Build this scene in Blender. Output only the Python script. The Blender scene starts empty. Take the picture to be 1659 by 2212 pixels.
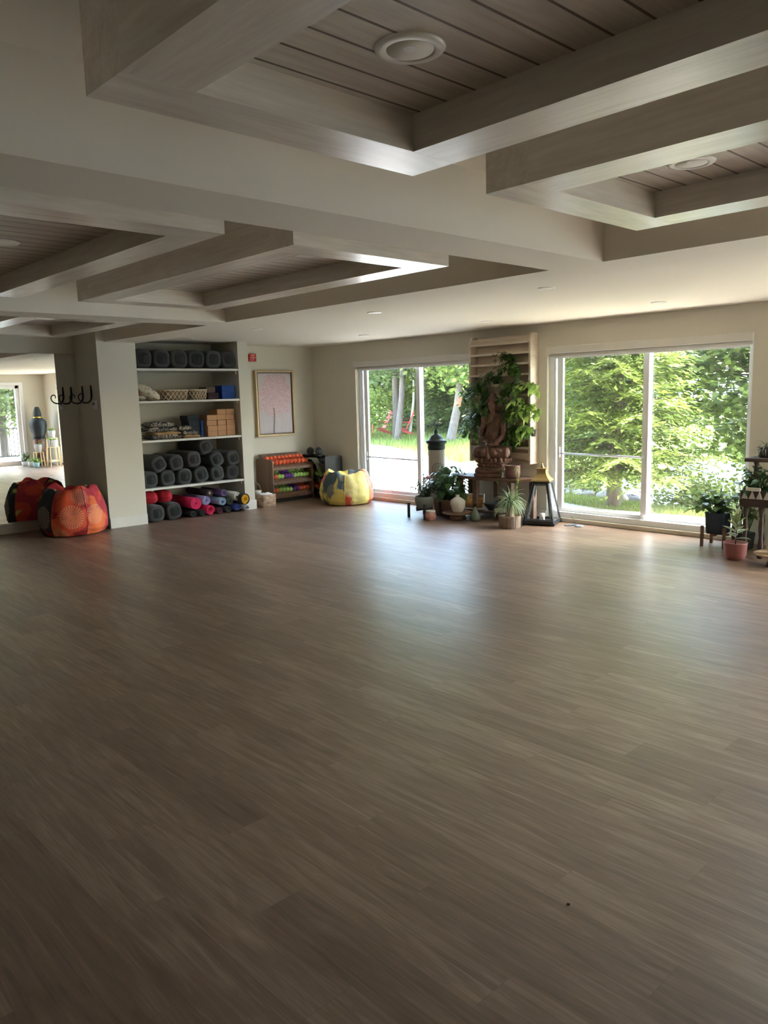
import bpy, bmesh, math, random
import numpy as np
from mathutils import Vector, Matrix
random.seed(7); rng = np.random.default_rng(7)
C = bpy.context.scene.collection
PI = math.pi
# ---------------------------------------------------------------- camera
F_PX = 1680.0
def cam_axes(yaw, pitch, roll):
    y, p, r = map(math.radians, (yaw, pitch, roll))
    fw = Vector((-math.sin(y)*math.cos(p), math.cos(y)*math.cos(p), math.sin(p)))
    rt = Vector((math.cos(y), math.sin(y), 0)); up = rt.cross(fw)
    return rt*math.cos(r)+up*math.sin(r), up*math.cos(r)-rt*math.sin(r), fw
rt_, up_, fw_ = cam_axes(46.927, -8.494, -1.527)
cd = bpy.data.cameras.new('camera'); cam = bpy.data.objects.new('camera', cd); C.objects.link(cam)
cd.sensor_fit = 'HORIZONTAL'; cd.sensor_width = 36; cd.lens = 36*F_PX/1659; cd.clip_end = 2000; cd.clip_start = .05
m_ = Matrix((rt_, up_, -fw_)).transposed().to_4x4(); m_.translation = Vector((0, 0, 1.65)); cam.matrix_world = m_
bpy.context.scene.camera = cam
# ---------------------------------------------------------------- sky, sun, exposure
SUN_DIR = Vector((.50, .42, .80)).normalized()      # towards the sun
world = bpy.data.worlds.new('sky'); bpy.context.scene.world = world; world.use_nodes = True
wn = world.node_tree.nodes; wl = world.node_tree.links; wn.clear()
sky = wn.new('ShaderNodeTexSky'); sky.sky_type = 'NISHITA'; sky.sun_disc = False
sky.sun_elevation = math.asin(SUN_DIR.z); sky.sun_rotation = math.atan2(SUN_DIR.x, SUN_DIR.y)
sky.air_density = 1.2; sky.dust_density = 2.5
bg = wn.new('ShaderNodeBackground'); bg.inputs['Strength'].default_value = .85
wo = wn.new('ShaderNodeOutputWorld'); wl.new(sky.outputs[0], bg.inputs[0]); wl.new(bg.outputs[0], wo.inputs[0])
sl = bpy.data.lights.new('sun', 'SUN'); sl.energy = 5.6; sl.angle = math.radians(.6); sl.color = (1, .965, .90)
so = bpy.data.objects.new('sun', sl); C.objects.link(so); so.rotation_euler = SUN_DIR.to_track_quat('Z', 'Y').to_euler()
def portal(name, loc, rot, sx, sy):
    l = bpy.data.lights.new(name, 'AREA'); l.shape = 'RECTANGLE'; l.size = sx; l.size_y = sy; l.cycles.is_portal = True
    o = bpy.data.objects.new(name, l); C.objects.link(o); o.location = loc; o.rotation_euler = rot
YW = 8.36
for cx in (-8.265, -4.585, -.725): portal('daylight_portal', (cx, YW+.2, 1.1), (-PI/2, 0, 0), 2.5, 2.1)
portal('daylight_portal', (1.6, 6.5, 1.15), (0, PI/2, 0), 2.2, 2.4)
vs = bpy.context.scene.view_settings
vs.view_transform = 'Standard'; vs.look = 'None'; vs.gamma = 1; vs.use_curve_mapping = False; vs.exposure = 2.68
bpy.context.scene.cycles.max_bounces = 12; bpy.context.scene.cycles.diffuse_bounces = 7
bpy.context.scene.cycles.transparent_max_bounces = 16
bpy.context.scene.cycles.sample_clamp_indirect = 6
# ---------------------------------------------------------------- material helpers
class N:
    """small node-graph writer"""
    def __init__(s, name):
        s.m = bpy.data.materials.new(name); s.m.use_nodes = True; s.t = s.m.node_tree; s.t.nodes.clear()
        s.out = s.t.nodes.new('ShaderNodeOutputMaterial')
    def n(s, typ, **kw):
        nd = s.t.nodes.new('ShaderNode'+typ)
        for k, v in kw.items(): setattr(nd, k, v)
        return nd
    def put(s, sock, v):
        if v is None: return
        if isinstance(v, bpy.types.NodeSocket): s.t.links.new(v, sock)
        else:
            if sock.type == 'RGBA' and len(v) == 3: v = (*v, 1)
            sock.default_value = v
    def math(s, op, a, b=None, c=None):
        nd = s.n('Math', operation=op)
        for i, v in enumerate((a, b, c)): s.put(nd.inputs[i], v)
        return nd.outputs[0]
    def vmath(s, op, a, b=None, out=0):
        nd = s.n('VectorMath', operation=op); s.put(nd.inputs[0], a); s.put(nd.inputs[1], b)
        return nd.outputs['Value'] if op in ('DOT_PRODUCT', 'LENGTH', 'DISTANCE') else nd.outputs[0]
    def mix(s, f, a, b):
        nd = s.n('Mix', data_type='RGBA'); s.put(nd.inputs[0], f); s.put(nd.inputs[6], a); s.put(nd.inputs[7], b)
        return nd.outputs[2]
    def obj(s): return s.n('TexCoord').outputs['Object']
    def sep(s, v): nd = s.n('SeparateXYZ'); s.put(nd.inputs[0], v); return nd.outputs
    def comb(s, x, y, z):
        nd = s.n('CombineXYZ'); [s.put(nd.inputs[i], v) for i, v in enumerate((x, y, z))]; return nd.outputs[0]
    def scale(s, v, k): return s.vmath('MULTIPLY', v, k)
    def noise(s, v, sc=5, det=4, rough=.5, dist=0):
        nd = s.n('TexNoise'); s.put(nd.inputs['Vector'], v); nd.inputs['Scale'].default_value = sc
        nd.inputs['Detail'].default_value = det; nd.inputs['Roughness'].default_value = rough; nd.inputs['Distortion'].default_value = dist
        return nd.outputs[0]
    def voro(s, v, sc=5, out='Distance', rnd=1):
        nd = s.n('TexVoronoi'); s.put(nd.inputs['Vector'], v); nd.inputs['Scale'].default_value = sc
        nd.inputs['Randomness'].default_value = rnd; return nd.outputs[out]
    def ramp(s, f, stops, interp='LINEAR'):
        nd = s.n('ValToRGB'); s.put(nd.inputs[0], f); r = nd.color_ramp; r.interpolation = interp
        while len(r.elements) < len(stops): r.elements.new(.5)
        for e, (p, c) in zip(r.elements, stops): e.position = p; e.color = (*c, 1) if len(c) == 3 else c
        return nd.outputs[0]
    def bsdf(s, col, rough=.5, metal=0, bump=None, bstr=.3, bdist=.01, spec=None, trans=None, ior=None, sheen=None):
        b = s.n('BsdfPrincipled'); s.put(b.inputs['Base Color'], col); s.put(b.inputs['Roughness'], rough); b.inputs['Metallic'].default_value = metal
        if spec is not None: b.inputs['Specular IOR Level'].default_value = spec
        if trans: b.inputs['Transmission Weight'].default_value = trans
        if ior: b.inputs['IOR'].default_value = ior
        if sheen: b.inputs['Sheen Weight'].default_value = sheen
        if bump is not None:
            bn = s.n('Bump'); s.put(bn.inputs['Height'], bump); bn.inputs['Strength'].default_value = bstr; bn.inputs['Distance'].default_value = bdist
            s.t.links.new(bn.outputs[0], b.inputs['Normal'])
        s.t.links.new(b.outputs[0], s.out.inputs[0]); s.b = b
        return s.m
def lin(*c):   # sRGB 0-255 to linear
    return tuple(((x/255)/12.92 if x/255 < .04045 else ((x/255+.055)/1.055)**2.4) for x in c)
def plain(name, col, rough=.5, metal=0, var=.12, sc=12, bump=.15, bs=60, **kw):
    g = N(name); v = g.obj(); f = g.noise(v, sc, 4)
    c = g.mix(f, tuple(x*(1-var) for x in col), tuple(min(1, x*(1+var)) for x in col))
    return g.bsdf(c, rough, metal, g.noise(v, bs, 3), bump, .003, **kw)
def wood(name, c1, c2, rough=.5, axis=0, sc=1.0, bump=.25, knots=False, **kw):
    g = N(name); v = g.obj(); st = [14*sc]*3; st[axis] = 1.2*sc
    s1 = g.noise(g.scale(v, tuple(st)), 1.6, 6, .6, .6); s2 = g.noise(g.scale(v, tuple(3.5*x for x in st)), 2, 3)
    f = g.math('ADD', g.math('MULTIPLY', s1, .7), g.math('MULTIPLY', s2, .3))
    c = g.ramp(f, [(.32, c1), (.68, c2)])
    if knots:
        ks = [2.2]*3; ks[axis] = 1.1
        d = g.voro(g.vmath('ADD', g.scale(v, tuple(ks)), (3.1, 1.7, .4)), 1.0)
        k = g.math('LESS_THAN', g.math('ADD', d, g.math('MULTIPLY', g.noise(v, 40), .02)), .055)
        c = g.mix(g.math('MULTIPLY', k, .45), c, tuple(x*.35 for x in c1))
    return g.bsdf(c, rough, 0, f, bump, .002, **kw)
def leafmat(name, c1, c2, trans=.35, rough=.45, sc=3.0, edge=None):
    g = N(name); v = g.obj(); f = g.noise(v, sc, 3)
    rn = g.n('NewGeometry').outputs['Random Per Island']
    f2 = g.math('ADD', g.math('MULTIPLY', f, .5), g.math('MULTIPLY', rn, .5))
    c = g.ramp(f2, [(.25, c1), (.72, c2)])
    b = g.n('BsdfPrincipled'); g.put(b.inputs['Base Color'], c); b.inputs['Roughness'].default_value = rough; b.inputs['Specular IOR Level'].default_value = .3
    t = g.n('BsdfTranslucent'); g.put(t.inputs[0], g.mix(.5, c, tuple(min(1, x*1.6) for x in c2)))
    mx = g.n('MixShader'); mx.inputs[0].default_value = trans
    g.t.links.new(b.outputs[0], mx.inputs[1]); g.t.links.new(t.outputs[0], mx.inputs[2]); g.t.links.new(mx.outputs[0], g.out.inputs[0])
    return g.m
# ---------------------------------------------------------------- geometry helpers
ORG = {}
class MB:
    def __init__(s): s.v = []; s.f = []; s.sm = []
    def add(s, vs, fs, smooth=False):
        o = len(s.v); s.v += [tuple(v) for v in vs]; s.f += [tuple(i+o for i in f) for f in fs]; s.sm += [smooth]*len(fs); return s
    def box(s, a, b):
        x0, x1 = sorted((a[0], b[0])); y0, y1 = sorted((a[1], b[1])); z0, z1 = sorted((a[2], b[2]))
        return s.add([(x0,y0,z0),(x1,y0,z0),(x1,y1,z0),(x0,y1,z0),(x0,y0,z1),(x1,y0,z1),(x1,y1,z1),(x0,y1,z1)],
                     [(0,3,2,1),(4,5,6,7),(0,1,5,4),(1,2,6,5),(2,3,7,6),(3,0,4,7)])
    def beam(s, p, q, w, h, upv=(0,0,1)):
        p, q = Vector(p), Vector(q); d = (q-p).normalized(); u = Vector(upv)
        if abs(d.dot(u)) > .98: u = Vector((1, 0, 0))
        sd = d.cross(u).normalized()*w/2; uu = sd.cross(d).normalized()*h/2; vs = []
        for c in (p, q): vs += [c-sd-uu, c+sd-uu, c+sd+uu, c-sd+uu]
        return s.add(vs, [(0,1,2,3),(7,6,5,4),(0,4,5,1),(1,5,6,2),(2,6,7,3),(3,7,4,0)])
    def tube(s, pts, r, n=8, caps=True):
        pts = [Vector(p) for p in pts]; k = len(pts); rs = r if hasattr(r, '__len__') else [r]*k
        vs = []; up = None
        for i, p in enumerate(pts):
            d = (pts[min(i+1, k-1)]-pts[max(i-1, 0)]); d = d.normalized() if d.length > 1e-9 else Vector((0,0,1))
            if up is None: up = Vector((0,0,1)) if abs(d.z) < .9 else Vector((1,0,0))
            a = up-d*up.dot(d)
            a = a.normalized() if a.length > 1e-6 else d.orthogonal().normalized()
            up = a; b = d.cross(a)
            for j in range(n):
                t = 2*PI*j/n; vs.append(p+(a*math.cos(t)+b*math.sin(t))*rs[i])
        fs = [(i*n+j, i*n+(j+1) % n, (i+1)*n+(j+1) % n, (i+1)*n+j) for i in range(k-1) for j in range(n)]
        s.add(vs, fs, True)
        if caps:
            o = len(s.v)-len(vs); s.f += [tuple(o+j for j in range(n))[::-1], tuple(o+(k-1)*n+j for j in range(n))]; s.sm += [False, False]
        return s
    def lathe(s, prof, c=(0,0,0), n=24, sq=None, axis='z', smooth=True, tw=0, rx=1, ry=1):
        """prof: (radius, height); sq = superellipse power for squarish rings"""
        vs = []; k = len(prof)
        for i, (r, h) in enumerate(prof):
            for j in range(n):
                t = 2*PI*j/n+tw; cx, cy = math.cos(t), math.sin(t)
                if sq: q = (abs(cx)**sq+abs(cy)**sq)**(-1/sq); cx *= q; cy *= q
                x, y = r*cx*rx, r*cy*ry
                vs.append((c[0]+x, c[1]+y, c[2]+h) if axis == 'z' else (c[0]+h, c[1]+x, c[2]+y) if axis == 'x' else (c[0]+x, c[1]+h, c[2]+y))
        fs = [(i*n+j, i*n+(j+1) % n, (i+1)*n+(j+1) % n, (i+1)*n+j) for i in range(k-1) for j in range(n)]
        s.add(vs, fs, smooth); o = len(s.v)-len(vs)
        if prof[0][0] > 1e-5: s.f.append(tuple(o+j for j in range(n))[::-1]); s.sm.append(False)
        if prof[-1][0] > 1e-5: s.f.append(tuple(o+(k-1)*n+j for j in range(n))); s.sm.append(False)
        return s
    def ell(s, c, r, n=16, m=10, rot=None):
        vs = []; fs = []
        for i in range(m+1):
            a = PI*i/m
            for j in range(n):
                t = 2*PI*j/n; v = Vector((r[0]*math.sin(a)*math.cos(t), r[1]*math.sin(a)*math.sin(t), r[2]*math.cos(a)))
                if rot: v = rot @ v
                vs.append(Vector(c)+v)
        for i in range(m):
            for j in range(n): fs.append((i*n+j, (i+1)*n+j, (i+1)*n+(j+1) % n, i*n+(j+1) % n))
        return s.add(vs, fs, True)
    def prism(s, poly, z0, z1):
        n = len(poly); vs = [(x, y, z0) for x, y in poly]+[(x, y, z1) for x, y in poly]
        return s.add(vs, [tuple(range(n))[::-1], tuple(range(n, 2*n))]+[(i, (i+1) % n, n+(i+1) % n, n+i) for i in range(n)])
    def leaf(s, p, d, up, L, W, droop=.3, fold=.15, k=4, tip=1.0):
        p = Vector(p); d = Vector(d).normalized(); up = Vector(up); sd = d.cross(up)
        sd = sd.normalized() if sd.length > 1e-4 else d.orthogonal().normalized(); nn = sd.cross(d)
        vs = []
        for i in range(k+1):
            t = i/k; w = W*.5*(math.sin(PI*min(1, t**.75)))**.8 if 0 < t < 1 else 0.002
            c = p+d*L*t*(1-.15*droop*t)-Vector((0,0,1))*droop*L*t*t
            vs += [c-sd*w+nn*fold*w, c, c+sd*w+nn*fold*w]
        fs = []
        for i in range(k):
            a = i*3; fs += [(a, a+1, a+4, a+3), (a+1, a+2, a+5, a+4)]
        return s.add(vs, fs, True)
    def build(s, name, mat, parent=None, bevel=0, mods=None, fix=False):
        o3 = ORG.get(parent.name, Vector((0,0,0))) if parent else Vector((0,0,0))
        me = bpy.data.meshes.new(name); me.from_pydata([tuple(Vector(v)-o3) for v in s.v], [], s.f); me.update()
        me.polygons.foreach_set('use_smooth', s.sm); me.materials.append(mat)
        if fix or bevel:
            b = bmesh.new(); b.from_mesh(me); bmesh.ops.recalc_face_normals(b, faces=b.faces); b.to_mesh(me); b.free()
        o = bpy.data.objects.new(name, me); C.objects.link(o)
        if parent: o.parent = parent; ORG[o.name] = o3
        if bevel:
            md = o.modifiers.new('bevel', 'BEVEL'); md.width = bevel; md.segments = 2; md.limit_method = 'ANGLE'
        return o
def tag(o, label, cat, group=None, kind=None):
    o['label'] = label; o['category'] = cat
    if group: o['group'] = group
    if kind: o['kind'] = kind
    return o
def thing(name, label, cat, loc=(0,0,0), group=None, rz=0):
    o = bpy.data.objects.new(name, None); C.objects.link(o); o.location = loc; o.rotation_euler = (0,0,rz); o.empty_display_size = .05
    ORG[o.name] = Vector((0,0,0)) if rz else Vector(loc)
    return tag(o, label, cat, group)
def proto(name, label, cat, group=None):
    o = thing(name, label, cat, (0,0,0), group); return o
def dup(root, loc, rot=(0,0,0), label=None, scale=1, group=None, mat=None):
    def cp(o, par):
        c = o.copy(); C.objects.link(c)
        if par: c.parent = par
        for ch in list(o.children): cp(ch, c)
        return c
    r = cp(root, None); r.location = loc; r.rotation_euler = rot; r.scale = (scale,)*3
    if label: r['label'] = label
    if group: r['group'] = group
    return r
def struct(o): o['kind'] = 'structure'; return o
def cards(name, mat, P, U, V, tmpl, parent=None, kind=None):
    """many small polygons: P centres, U/V axis vectors, tmpl (k,2) outline"""
    P, U, V, tmpl = map(np.asarray, (P, U, V, tmpl)); n, k = len(P), len(tmpl)
    if parent: P = P-np.array(ORG.get(parent.name, (0,0,0)))
    co = (P[:, None]+U[:, None]*tmpl[None, :, :1]+V[:, None]*tmpl[None, :, 1:2])
    if tmpl.shape[1] > 2: co = co+np.cross(U, V)[:, None]*tmpl[None, :, 2:3]/(np.linalg.norm(V, axis=1)[:, None, None]+1e-9)
    me = bpy.data.meshes.new(name); me.vertices.add(n*k); me.vertices.foreach_set('co', co.reshape(-1).astype(np.float32))
    me.loops.add(n*k); me.loops.foreach_set('vertex_index', np.arange(n*k, dtype=np.int32)); me.polygons.add(n)
    me.polygons.foreach_set('loop_start', np.arange(0, n*k, k, dtype=np.int32)); me.update(calc_edges=True); me.validate()
    me.materials.append(mat); o = bpy.data.objects.new(name, me); C.objects.link(o)
    if parent: o.parent = parent; ORG[o.name] = ORG.get(parent.name, Vector((0,0,0)))
    if kind: o['kind'] = kind
    return o
# ---------------------------------------------------------------- materials
g = N('vinyl plank floor'); v = g.obj(); x, y, z = g.sep(v)
row = g.math('FLOOR', g.math('DIVIDE', y, .18)); off = g.math('MULTIPLY', g.math('FRACT', g.math('MULTIPLY', row, .377)), 1.2)
colm = g.math('FLOOR', g.math('DIVIDE', g.math('ADD', x, off), 1.22))
wn_ = g.n('TexWhiteNoise', noise_dimensions='3D'); g.put(wn_.inputs['Vector'], g.comb(row, colm, 0)); rnd = wn_.outputs['Value']
seed = g.comb(g.math('MULTIPLY', rnd, 9), g.math('MULTIPLY', rnd, 31), 0)
gv = g.vmath('ADD', g.scale(v, (1.3, 15, 1)), seed)
gr = g.noise(gv, 1.5, 7, .62, 1.2); fine = g.noise(g.scale(v, (3, 90, 1)), 1.5, 3)
f = g.math('ADD', g.math('MULTIPLY', gr, .66), g.math('ADD', g.math('MULTIPLY', rnd, .12), g.math('MULTIPLY', fine, .22)))
fc = g.ramp(f, [(.28, lin(82, 63, 49)), (.5, lin(120, 98, 80)), (.72, lin(158, 137, 118))])
jy = g.math('PINGPONG', g.math('DIVIDE', y, .18), .5); jy = g.math('LESS_THAN', g.math('PINGPONG', y, .09), .0012)
jx = g.math('LESS_THAN', g.math('FRACT', g.math('DIVIDE', g.math('ADD', x, off), 1.22)), .0022)
joint = g.math('MAXIMUM', jy, jx); fc = g.mix(g.math('MULTIPLY', joint, .3), fc, lin(70, 52, 40))
knot = g.math('LESS_THAN', g.math('ADD', g.voro(g.scale(v, (1.1, 2.6, 1)), 1.0), g.math('MULTIPLY', g.noise(v, 30), .03)), .05)
fc = g.mix(g.math('MULTIPLY', knot, .12), fc, lin(84, 62, 46))
hgt = g.math('SUBTRACT', g.math('ADD', g.math('MULTIPLY', gr, .5), g.math('MULTIPLY', fine, .8)), joint)
M_floor = g.bsdf(fc, g.math('ADD', .33, g.math('MULTIPLY', g.noise(g.scale(v, (.6, 8, 1)), 1.5, 2), .1)), 0, g.math('ADD', g.math('MULTIPLY', g.noise(g.scale(v, (.5, 9, 1)), 1.5, 2), .9), g.math('MULTIPLY', fine, .12)), .35, .003, spec=1.0)
M_wall = plain('warm grey-white wall paint', lin(211, 207, 194), .85, var=.02, sc=2, bump=.05, bs=250)
M_ceil = plain('matt white ceiling paint', lin(224, 217, 204), .9, var=.015, sc=2, bump=.04, bs=250)
M_base = plain('white baseboard paint', lin(214, 213, 208), .5, var=.02)
M_beam = wood('whitewashed pine box beam', lin(200, 191, 177), lin(230, 223, 212), .27, axis=0, sc=.6, bump=.1, knots=True, spec=.8)
M_beamy = wood('whitewashed pine box beam across', lin(200, 191, 177), lin(230, 223, 212), .27, axis=1, sc=.6, bump=.1, knots=True, spec=.8)
g = N('whitewashed pine ceiling boards'); v = g.obj(); x, y, z = g.sep(v)
gro = g.math('LESS_THAN', g.math('FRACT', g.math('DIVIDE', x, .122)), .085)
gw = g.noise(g.scale(v, (16, 1.4, 8)), 1.6, 6, .6, .5)
cc = g.ramp(gw, [(.3, lin(176, 165, 152)), (.7, lin(208, 199, 188))]); M_slat = g.bsdf(g.mix(gro, cc, lin(92, 78, 66)), .5, 0, g.math('SUBTRACT', 1.0, gro), .6, .006)
M_white = plain('white pvc window frame', lin(232, 235, 238), .3, var=.01)
M_sill = plain('cream painted sill board', lin(205, 196, 178), .5, var=.03)
M_blind = plain('white roller blind fabric', lin(216, 214, 208), .7, var=.02)
M_alu = plain('brushed aluminium bar', lin(190, 192, 196), .35, 1, var=.05)
g = N('clear window glass')
tr = g.n('BsdfTransparent'); tr.inputs[0].default_value = (.95, .97, .965, 1); gl = g.n('BsdfGlossy'); gl.inputs['Roughness'].default_value = .02
lw = g.n('LayerWeight'); lw.inputs[0].default_value = .5
frv = g.math('ADD', .04, g.math('MULTIPLY', .9, g.math('POWER', lw.outputs['Facing'], 5))); ms = g.n('MixShader')
dust = g.n('BsdfDiffuse'); dust.inputs[0].default_value = (.8, .82, .85, 1); ms2 = g.n('MixShader')
g.put(ms2.inputs[0], g.math('MULTIPLY', g.noise(g.obj(), 1.2, 4), .07))
g.put(ms.inputs[0], frv); g.t.links.new(tr.outputs[0], ms.inputs[1]); g.t.links.new(gl.outputs[0], ms.inputs[2])
g.t.links.new(ms.outputs[0], ms2.inputs[1]); g.t.links.new(dust.outputs[0], ms2.inputs[2]); g.t.links.new(ms2.outputs[0], g.out.inputs[0]); M_glass = g.m
g = N('silvered mirror'); M_mirror = g.bsdf(g.mix(g.noise(g.obj(), 2), (.9, .92, .91), (.93, .94, .93)), .003, 1)
M_black = plain('black iron', lin(34, 32, 32), .45, .3, var=.1)
M_lightring = plain('white plastic light trim', lin(228, 226, 220), .35, var=.01)
M_lens = plain('frosted light lens', lin(240, 238, 230), .5, var=.01)
# ---------------------------------------------------------------- room shell
XL, XR, Y0, YB = -10.65, 1.4, -2.2, 8.36
XC, YC, YN0, YN1, YJ = -9.92, 4.303, 4.833, 6.42, 6.596
HB, HC, HW, HS, HF = 2.432, 2.493, 2.765, 2.60, 2.48
YA, YL = 4.41, 4.907
TH = .26
struct(MB().box((XL-.3, Y0-.3, -.12), (XR+.3, YB, 0)).build('floor', M_floor))
WIN = [(-9.53, -7.0), (-5.852, -3.318), (-1.99, .54)]; WT = 2.197
b = MB(); xs = [XL-.3]+[c for w in WIN for c in w]+[XR+.3]
for i in range(0, len(xs), 2): b.box((xs[i], YB, -.12), (xs[i+1], YB+TH, 3.0))
for a, c in WIN: b.box((a, YB, WT), (c, YB+TH, 3.0)); b.box((a, YB, -.12), (c, YB+TH, .0))
struct(b.build('wall_back', M_wall))
struct(MB().box((XL-.3, Y0-.3, -.12), (XL, YB, 3.0)).build('wall_left', M_wall))
struct(MB().box((XL-.3, Y0-.3, -.12), (XR+.3, Y0, 3.0)).build('wall_front', plain('warm brown bounce-cutting wall paint', lin(112, 92, 74), .85, var=.03)))  # unseen wall; brown added to cut bounce and keep the foreground dark
DY0, DY1, DT = 5.3, 7.69, 2.2
b = MB(); b.box((XR, Y0-.3, -.12), (XR+TH, DY0, 3.0)); b.box((XR, DY1, -.12), (XR+TH, YB, 3.0)); b.box((XR, DY0, DT), (XR+TH, DY1, 3.0)); b.box((XR, DY0, -.12), (XR+TH, DY1, 0))
struct(b.build('wall_right', M_wall))
struct(MB().box((XL, YC, 0), (XC, YN0, HW)).build('wall_column', M_wall)); struct(MB().box((XL, YN1, 0), (XC, YJ, HC)).build('wall_alcove', M_wall))
# ceiling: plain strip by the windows, a lower grid of drywall beams, higher coffers
b = MB(); b.box((XL, YL, HC), (XR, YB, 3.0)); b.box((XL, YA, HB), (XR, YL, 3.0))
CO = [(-2.678, 1.2), (-6.996, -3.072), (XL, -7.378)]; Y1 = .5
for a, c in ((-3.072, -2.678), (-7.378, -6.996), (1.2, XR)): b.box((a, Y1, HB), (c, YA, 3.0))
for a, c in CO: b.box((a, Y1, HW), (c, YA, 3.0))
b.box((XL, Y0, HB), (XR, Y1, 3.0))
struct(b.build('ceiling', M_ceil))
# box-beam frames with boarded panels
BW = .214
def frame(n, x0, x1, y0, y1):
    t = bpy.data.objects.new('trim_%d' % n, None); C.objects.link(t); t.location = (x0, y0, HF); ORG[t.name] = Vector(t.location); struct(t)
    b = MB(); 
    for a, c in ((x0, x0+BW), (x1-BW, x1)): b.box((a, y0+.0, HF), (c, y1, HW-.0005))
    # mitred ends: side beams run between
    b2 = MB(); b2.box((x0+BW, y0, HF), (x1-BW, y0+BW, HW-.0005)); b2.box((x0+BW, y1-BW, HF), (x1-BW, y1, HW-.0005))
    b.build('cross_beam', M_beamy, t); b2.build('long_beam', M_beam, t)
    MB().box((x0+BW, y0+BW, HS), (x1-BW, y1-BW, HS+.02)).build('board_panel', M_slat, t)
frame(1, -2.195, .76, .98, 2.25); frame(2, -2.195, .76, 2.69, 3.94)
frame(3, -6.485, -3.52, .98, 2.24); frame(4, -6.485, -3.545, 2.69, 3.955)
frame(5, -10.03, -7.82, 2.68, 3.93); frame(6, -10.03, -7.82, .98, 2.24)
# baseboards
bb = MB(); bb.box((XL, Y0, 0), (XL+.015, YC, .14)); struct(bb.build('baseboard_left', M_base, bevel=.004))
bb = MB(); bb.box((XC, YC-.0, 0), (XC+.016, YN0, .14)); struct(bb.build('baseboard_column', M_base, bevel=.004))
bb = MB(); bb.box((XC, YN1, 0), (XC+.016, YJ+.016, .14)); bb.box((XL, YJ, 0), (XC+.0, YJ+.016, .14)); bb.box((XL, YJ+.016, 0), (XL+.016, YB, .14)); struct(bb.build('baseboard_alcove', M_base, bevel=.004))
bb = MB()
for a, c in ((XL, -9.53), (-7.0, -5.852), (-3.318, -1.99), (.54, XR)): bb.box((a, YB-.016, 0), (c, YB, .12))
struct(bb.build('baseboard_back', M_base, bevel=.004))
# sliding glass doors in the window wall
def slider(n, x0, x1, barz, gy=YB+.11):
    t = bpy.data.objects.new('window_%d' % n, None); C.objects.link(t); t.location = (x0, YB, 0); ORG[t.name] = Vector(t.location); struct(t)
    xm = x0+(x1-x0)*.515
    fr = MB(); e = .055
    fr.box((x0, YB+.06, .05), (x0+e, YB+.2, WT)); fr.box((x1-.04, YB+.06, .05), (x1, YB+.2, WT)); fr.box((x0, YB+.06, WT-.06), (x1, YB+.2, WT)); fr.box((x0, YB+.04, .04), (x1, YB+.22, .12))
    fr.box((x0+e, YB+.075, .085), (x1-.04, YB+.09, .11))
    # stepped jamb lines
    fr.box((x0+e, YB+.07, .05), (x0+e+.02, YB+.10, WT)); fr.box((x0+e+.03, YB+.10, .05), (x0+e+.045, YB+.14, WT))
    fr.build('frame', M_white, t, bevel=.003)
    MB().box((x0, YB-.012, 0), (x1, YB+.06, .05)).build('sill_board', M_sill, t, bevel=.004)
    def sash(a, c, y, nm):
        w = .075; s_ = MB(); s_.box((a, y-.02, .10), (a+w, y+.02, WT-.06)); s_.box((c-w, y-.02, .10), (c, y+.02, WT-.06))
        s_.box((a+w, y-.02, .10), (c-w, y+.02, .165)); s_.box((a+w, y-.02, WT-.12), (c-w, y+.02, WT-.06))
        o = s_.build(nm, M_white, t, bevel=.004)
        MB().box((a+w-.005, y-.004, .16), (c-w+.005, y+.004, WT-.115)).build('pane', M_glass, o)
        return o
    s1 = sash(x0+.10, xm+.035, gy-.0, 'sliding_sash'); s2 = sash(xm-.04, x1-.02, gy+.05, 'fixed_sash')
    h = MB(); h.box((x0+.125, gy-.05, barz-.05), (x0+.15, gy-.02, barz+.08)); h.build('latch', M_white, s1, bevel=.003)
    MB().tube([(x0+.14, gy-.035, barz), (xm, gy-.035, barz-.01)], .011, 8).build('security_bar', M_alu, t)
slider(1, *WIN[0], .68); slider(2, *WIN[1], .865); slider(3, *WIN[2], .8)
for i, ((a, c), w) in enumerate(zip(WIN, ('left glass door behind the yellow bean bag', 'right glass door by the tall black floor lantern', 'glass door past the right edge of the photo'))):
    t = thing('roller_blind', 'white roller blind rolled up over the '+w, 'blind', (a, YB, WT), 'rolled up roller blinds')
    MB().box((a, YB-.035, WT-.085), (c, YB+.055, WT)).build('cassette', M_blind, t, bevel=.004)
    fr_ = MB().tube([(a+.03, YB+.02, WT-.105), (c-.03, YB+.02, WT-.105)], .02, 12).build('fabric_roll', M_blind, t)
    MB().box((a+.04, YB+.005, WT-.145), (c-.04, YB+.02, WT-.12)).build('hem_bar', M_white, fr_)
# sliding door in the right wall (seen in the mirror)
t = bpy.data.objects.new('door_1', None); C.objects.link(t); t.location = (XR, DY0, 0); ORG[t.name] = Vector(t.location); struct(t)
b = MB(); b.box((XR-.03, DY0-.08, .0), (XR+.0, DY0, DT+.08)); b.box((XR-.03, DY1, 0), (XR, DY1+.09, DT+.08)); b.box((XR-.03, DY0, DT), (XR, DY1, DT+.08))
b.box((XR+.05, DY0, 0), (XR+.15, DY0+.09, DT)); b.box((XR+.05, DY1-.09, 0), (XR+.15, DY1, DT)); b.box((XR+.05, DY0, DT-.09), (XR+.15, DY1, DT)); b.box((XR+.05, DY0, .0), (XR+.15, DY1, .13)); b.box((XR+.05, 6.4, 0), (XR+.15, 6.5, DT))
b.build('frame', M_white, t, bevel=.004); MB().box((XR+.095, DY0+.08, .12), (XR+.105, DY1-.08, DT-.08)).build('pane', M_glass, t)
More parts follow.
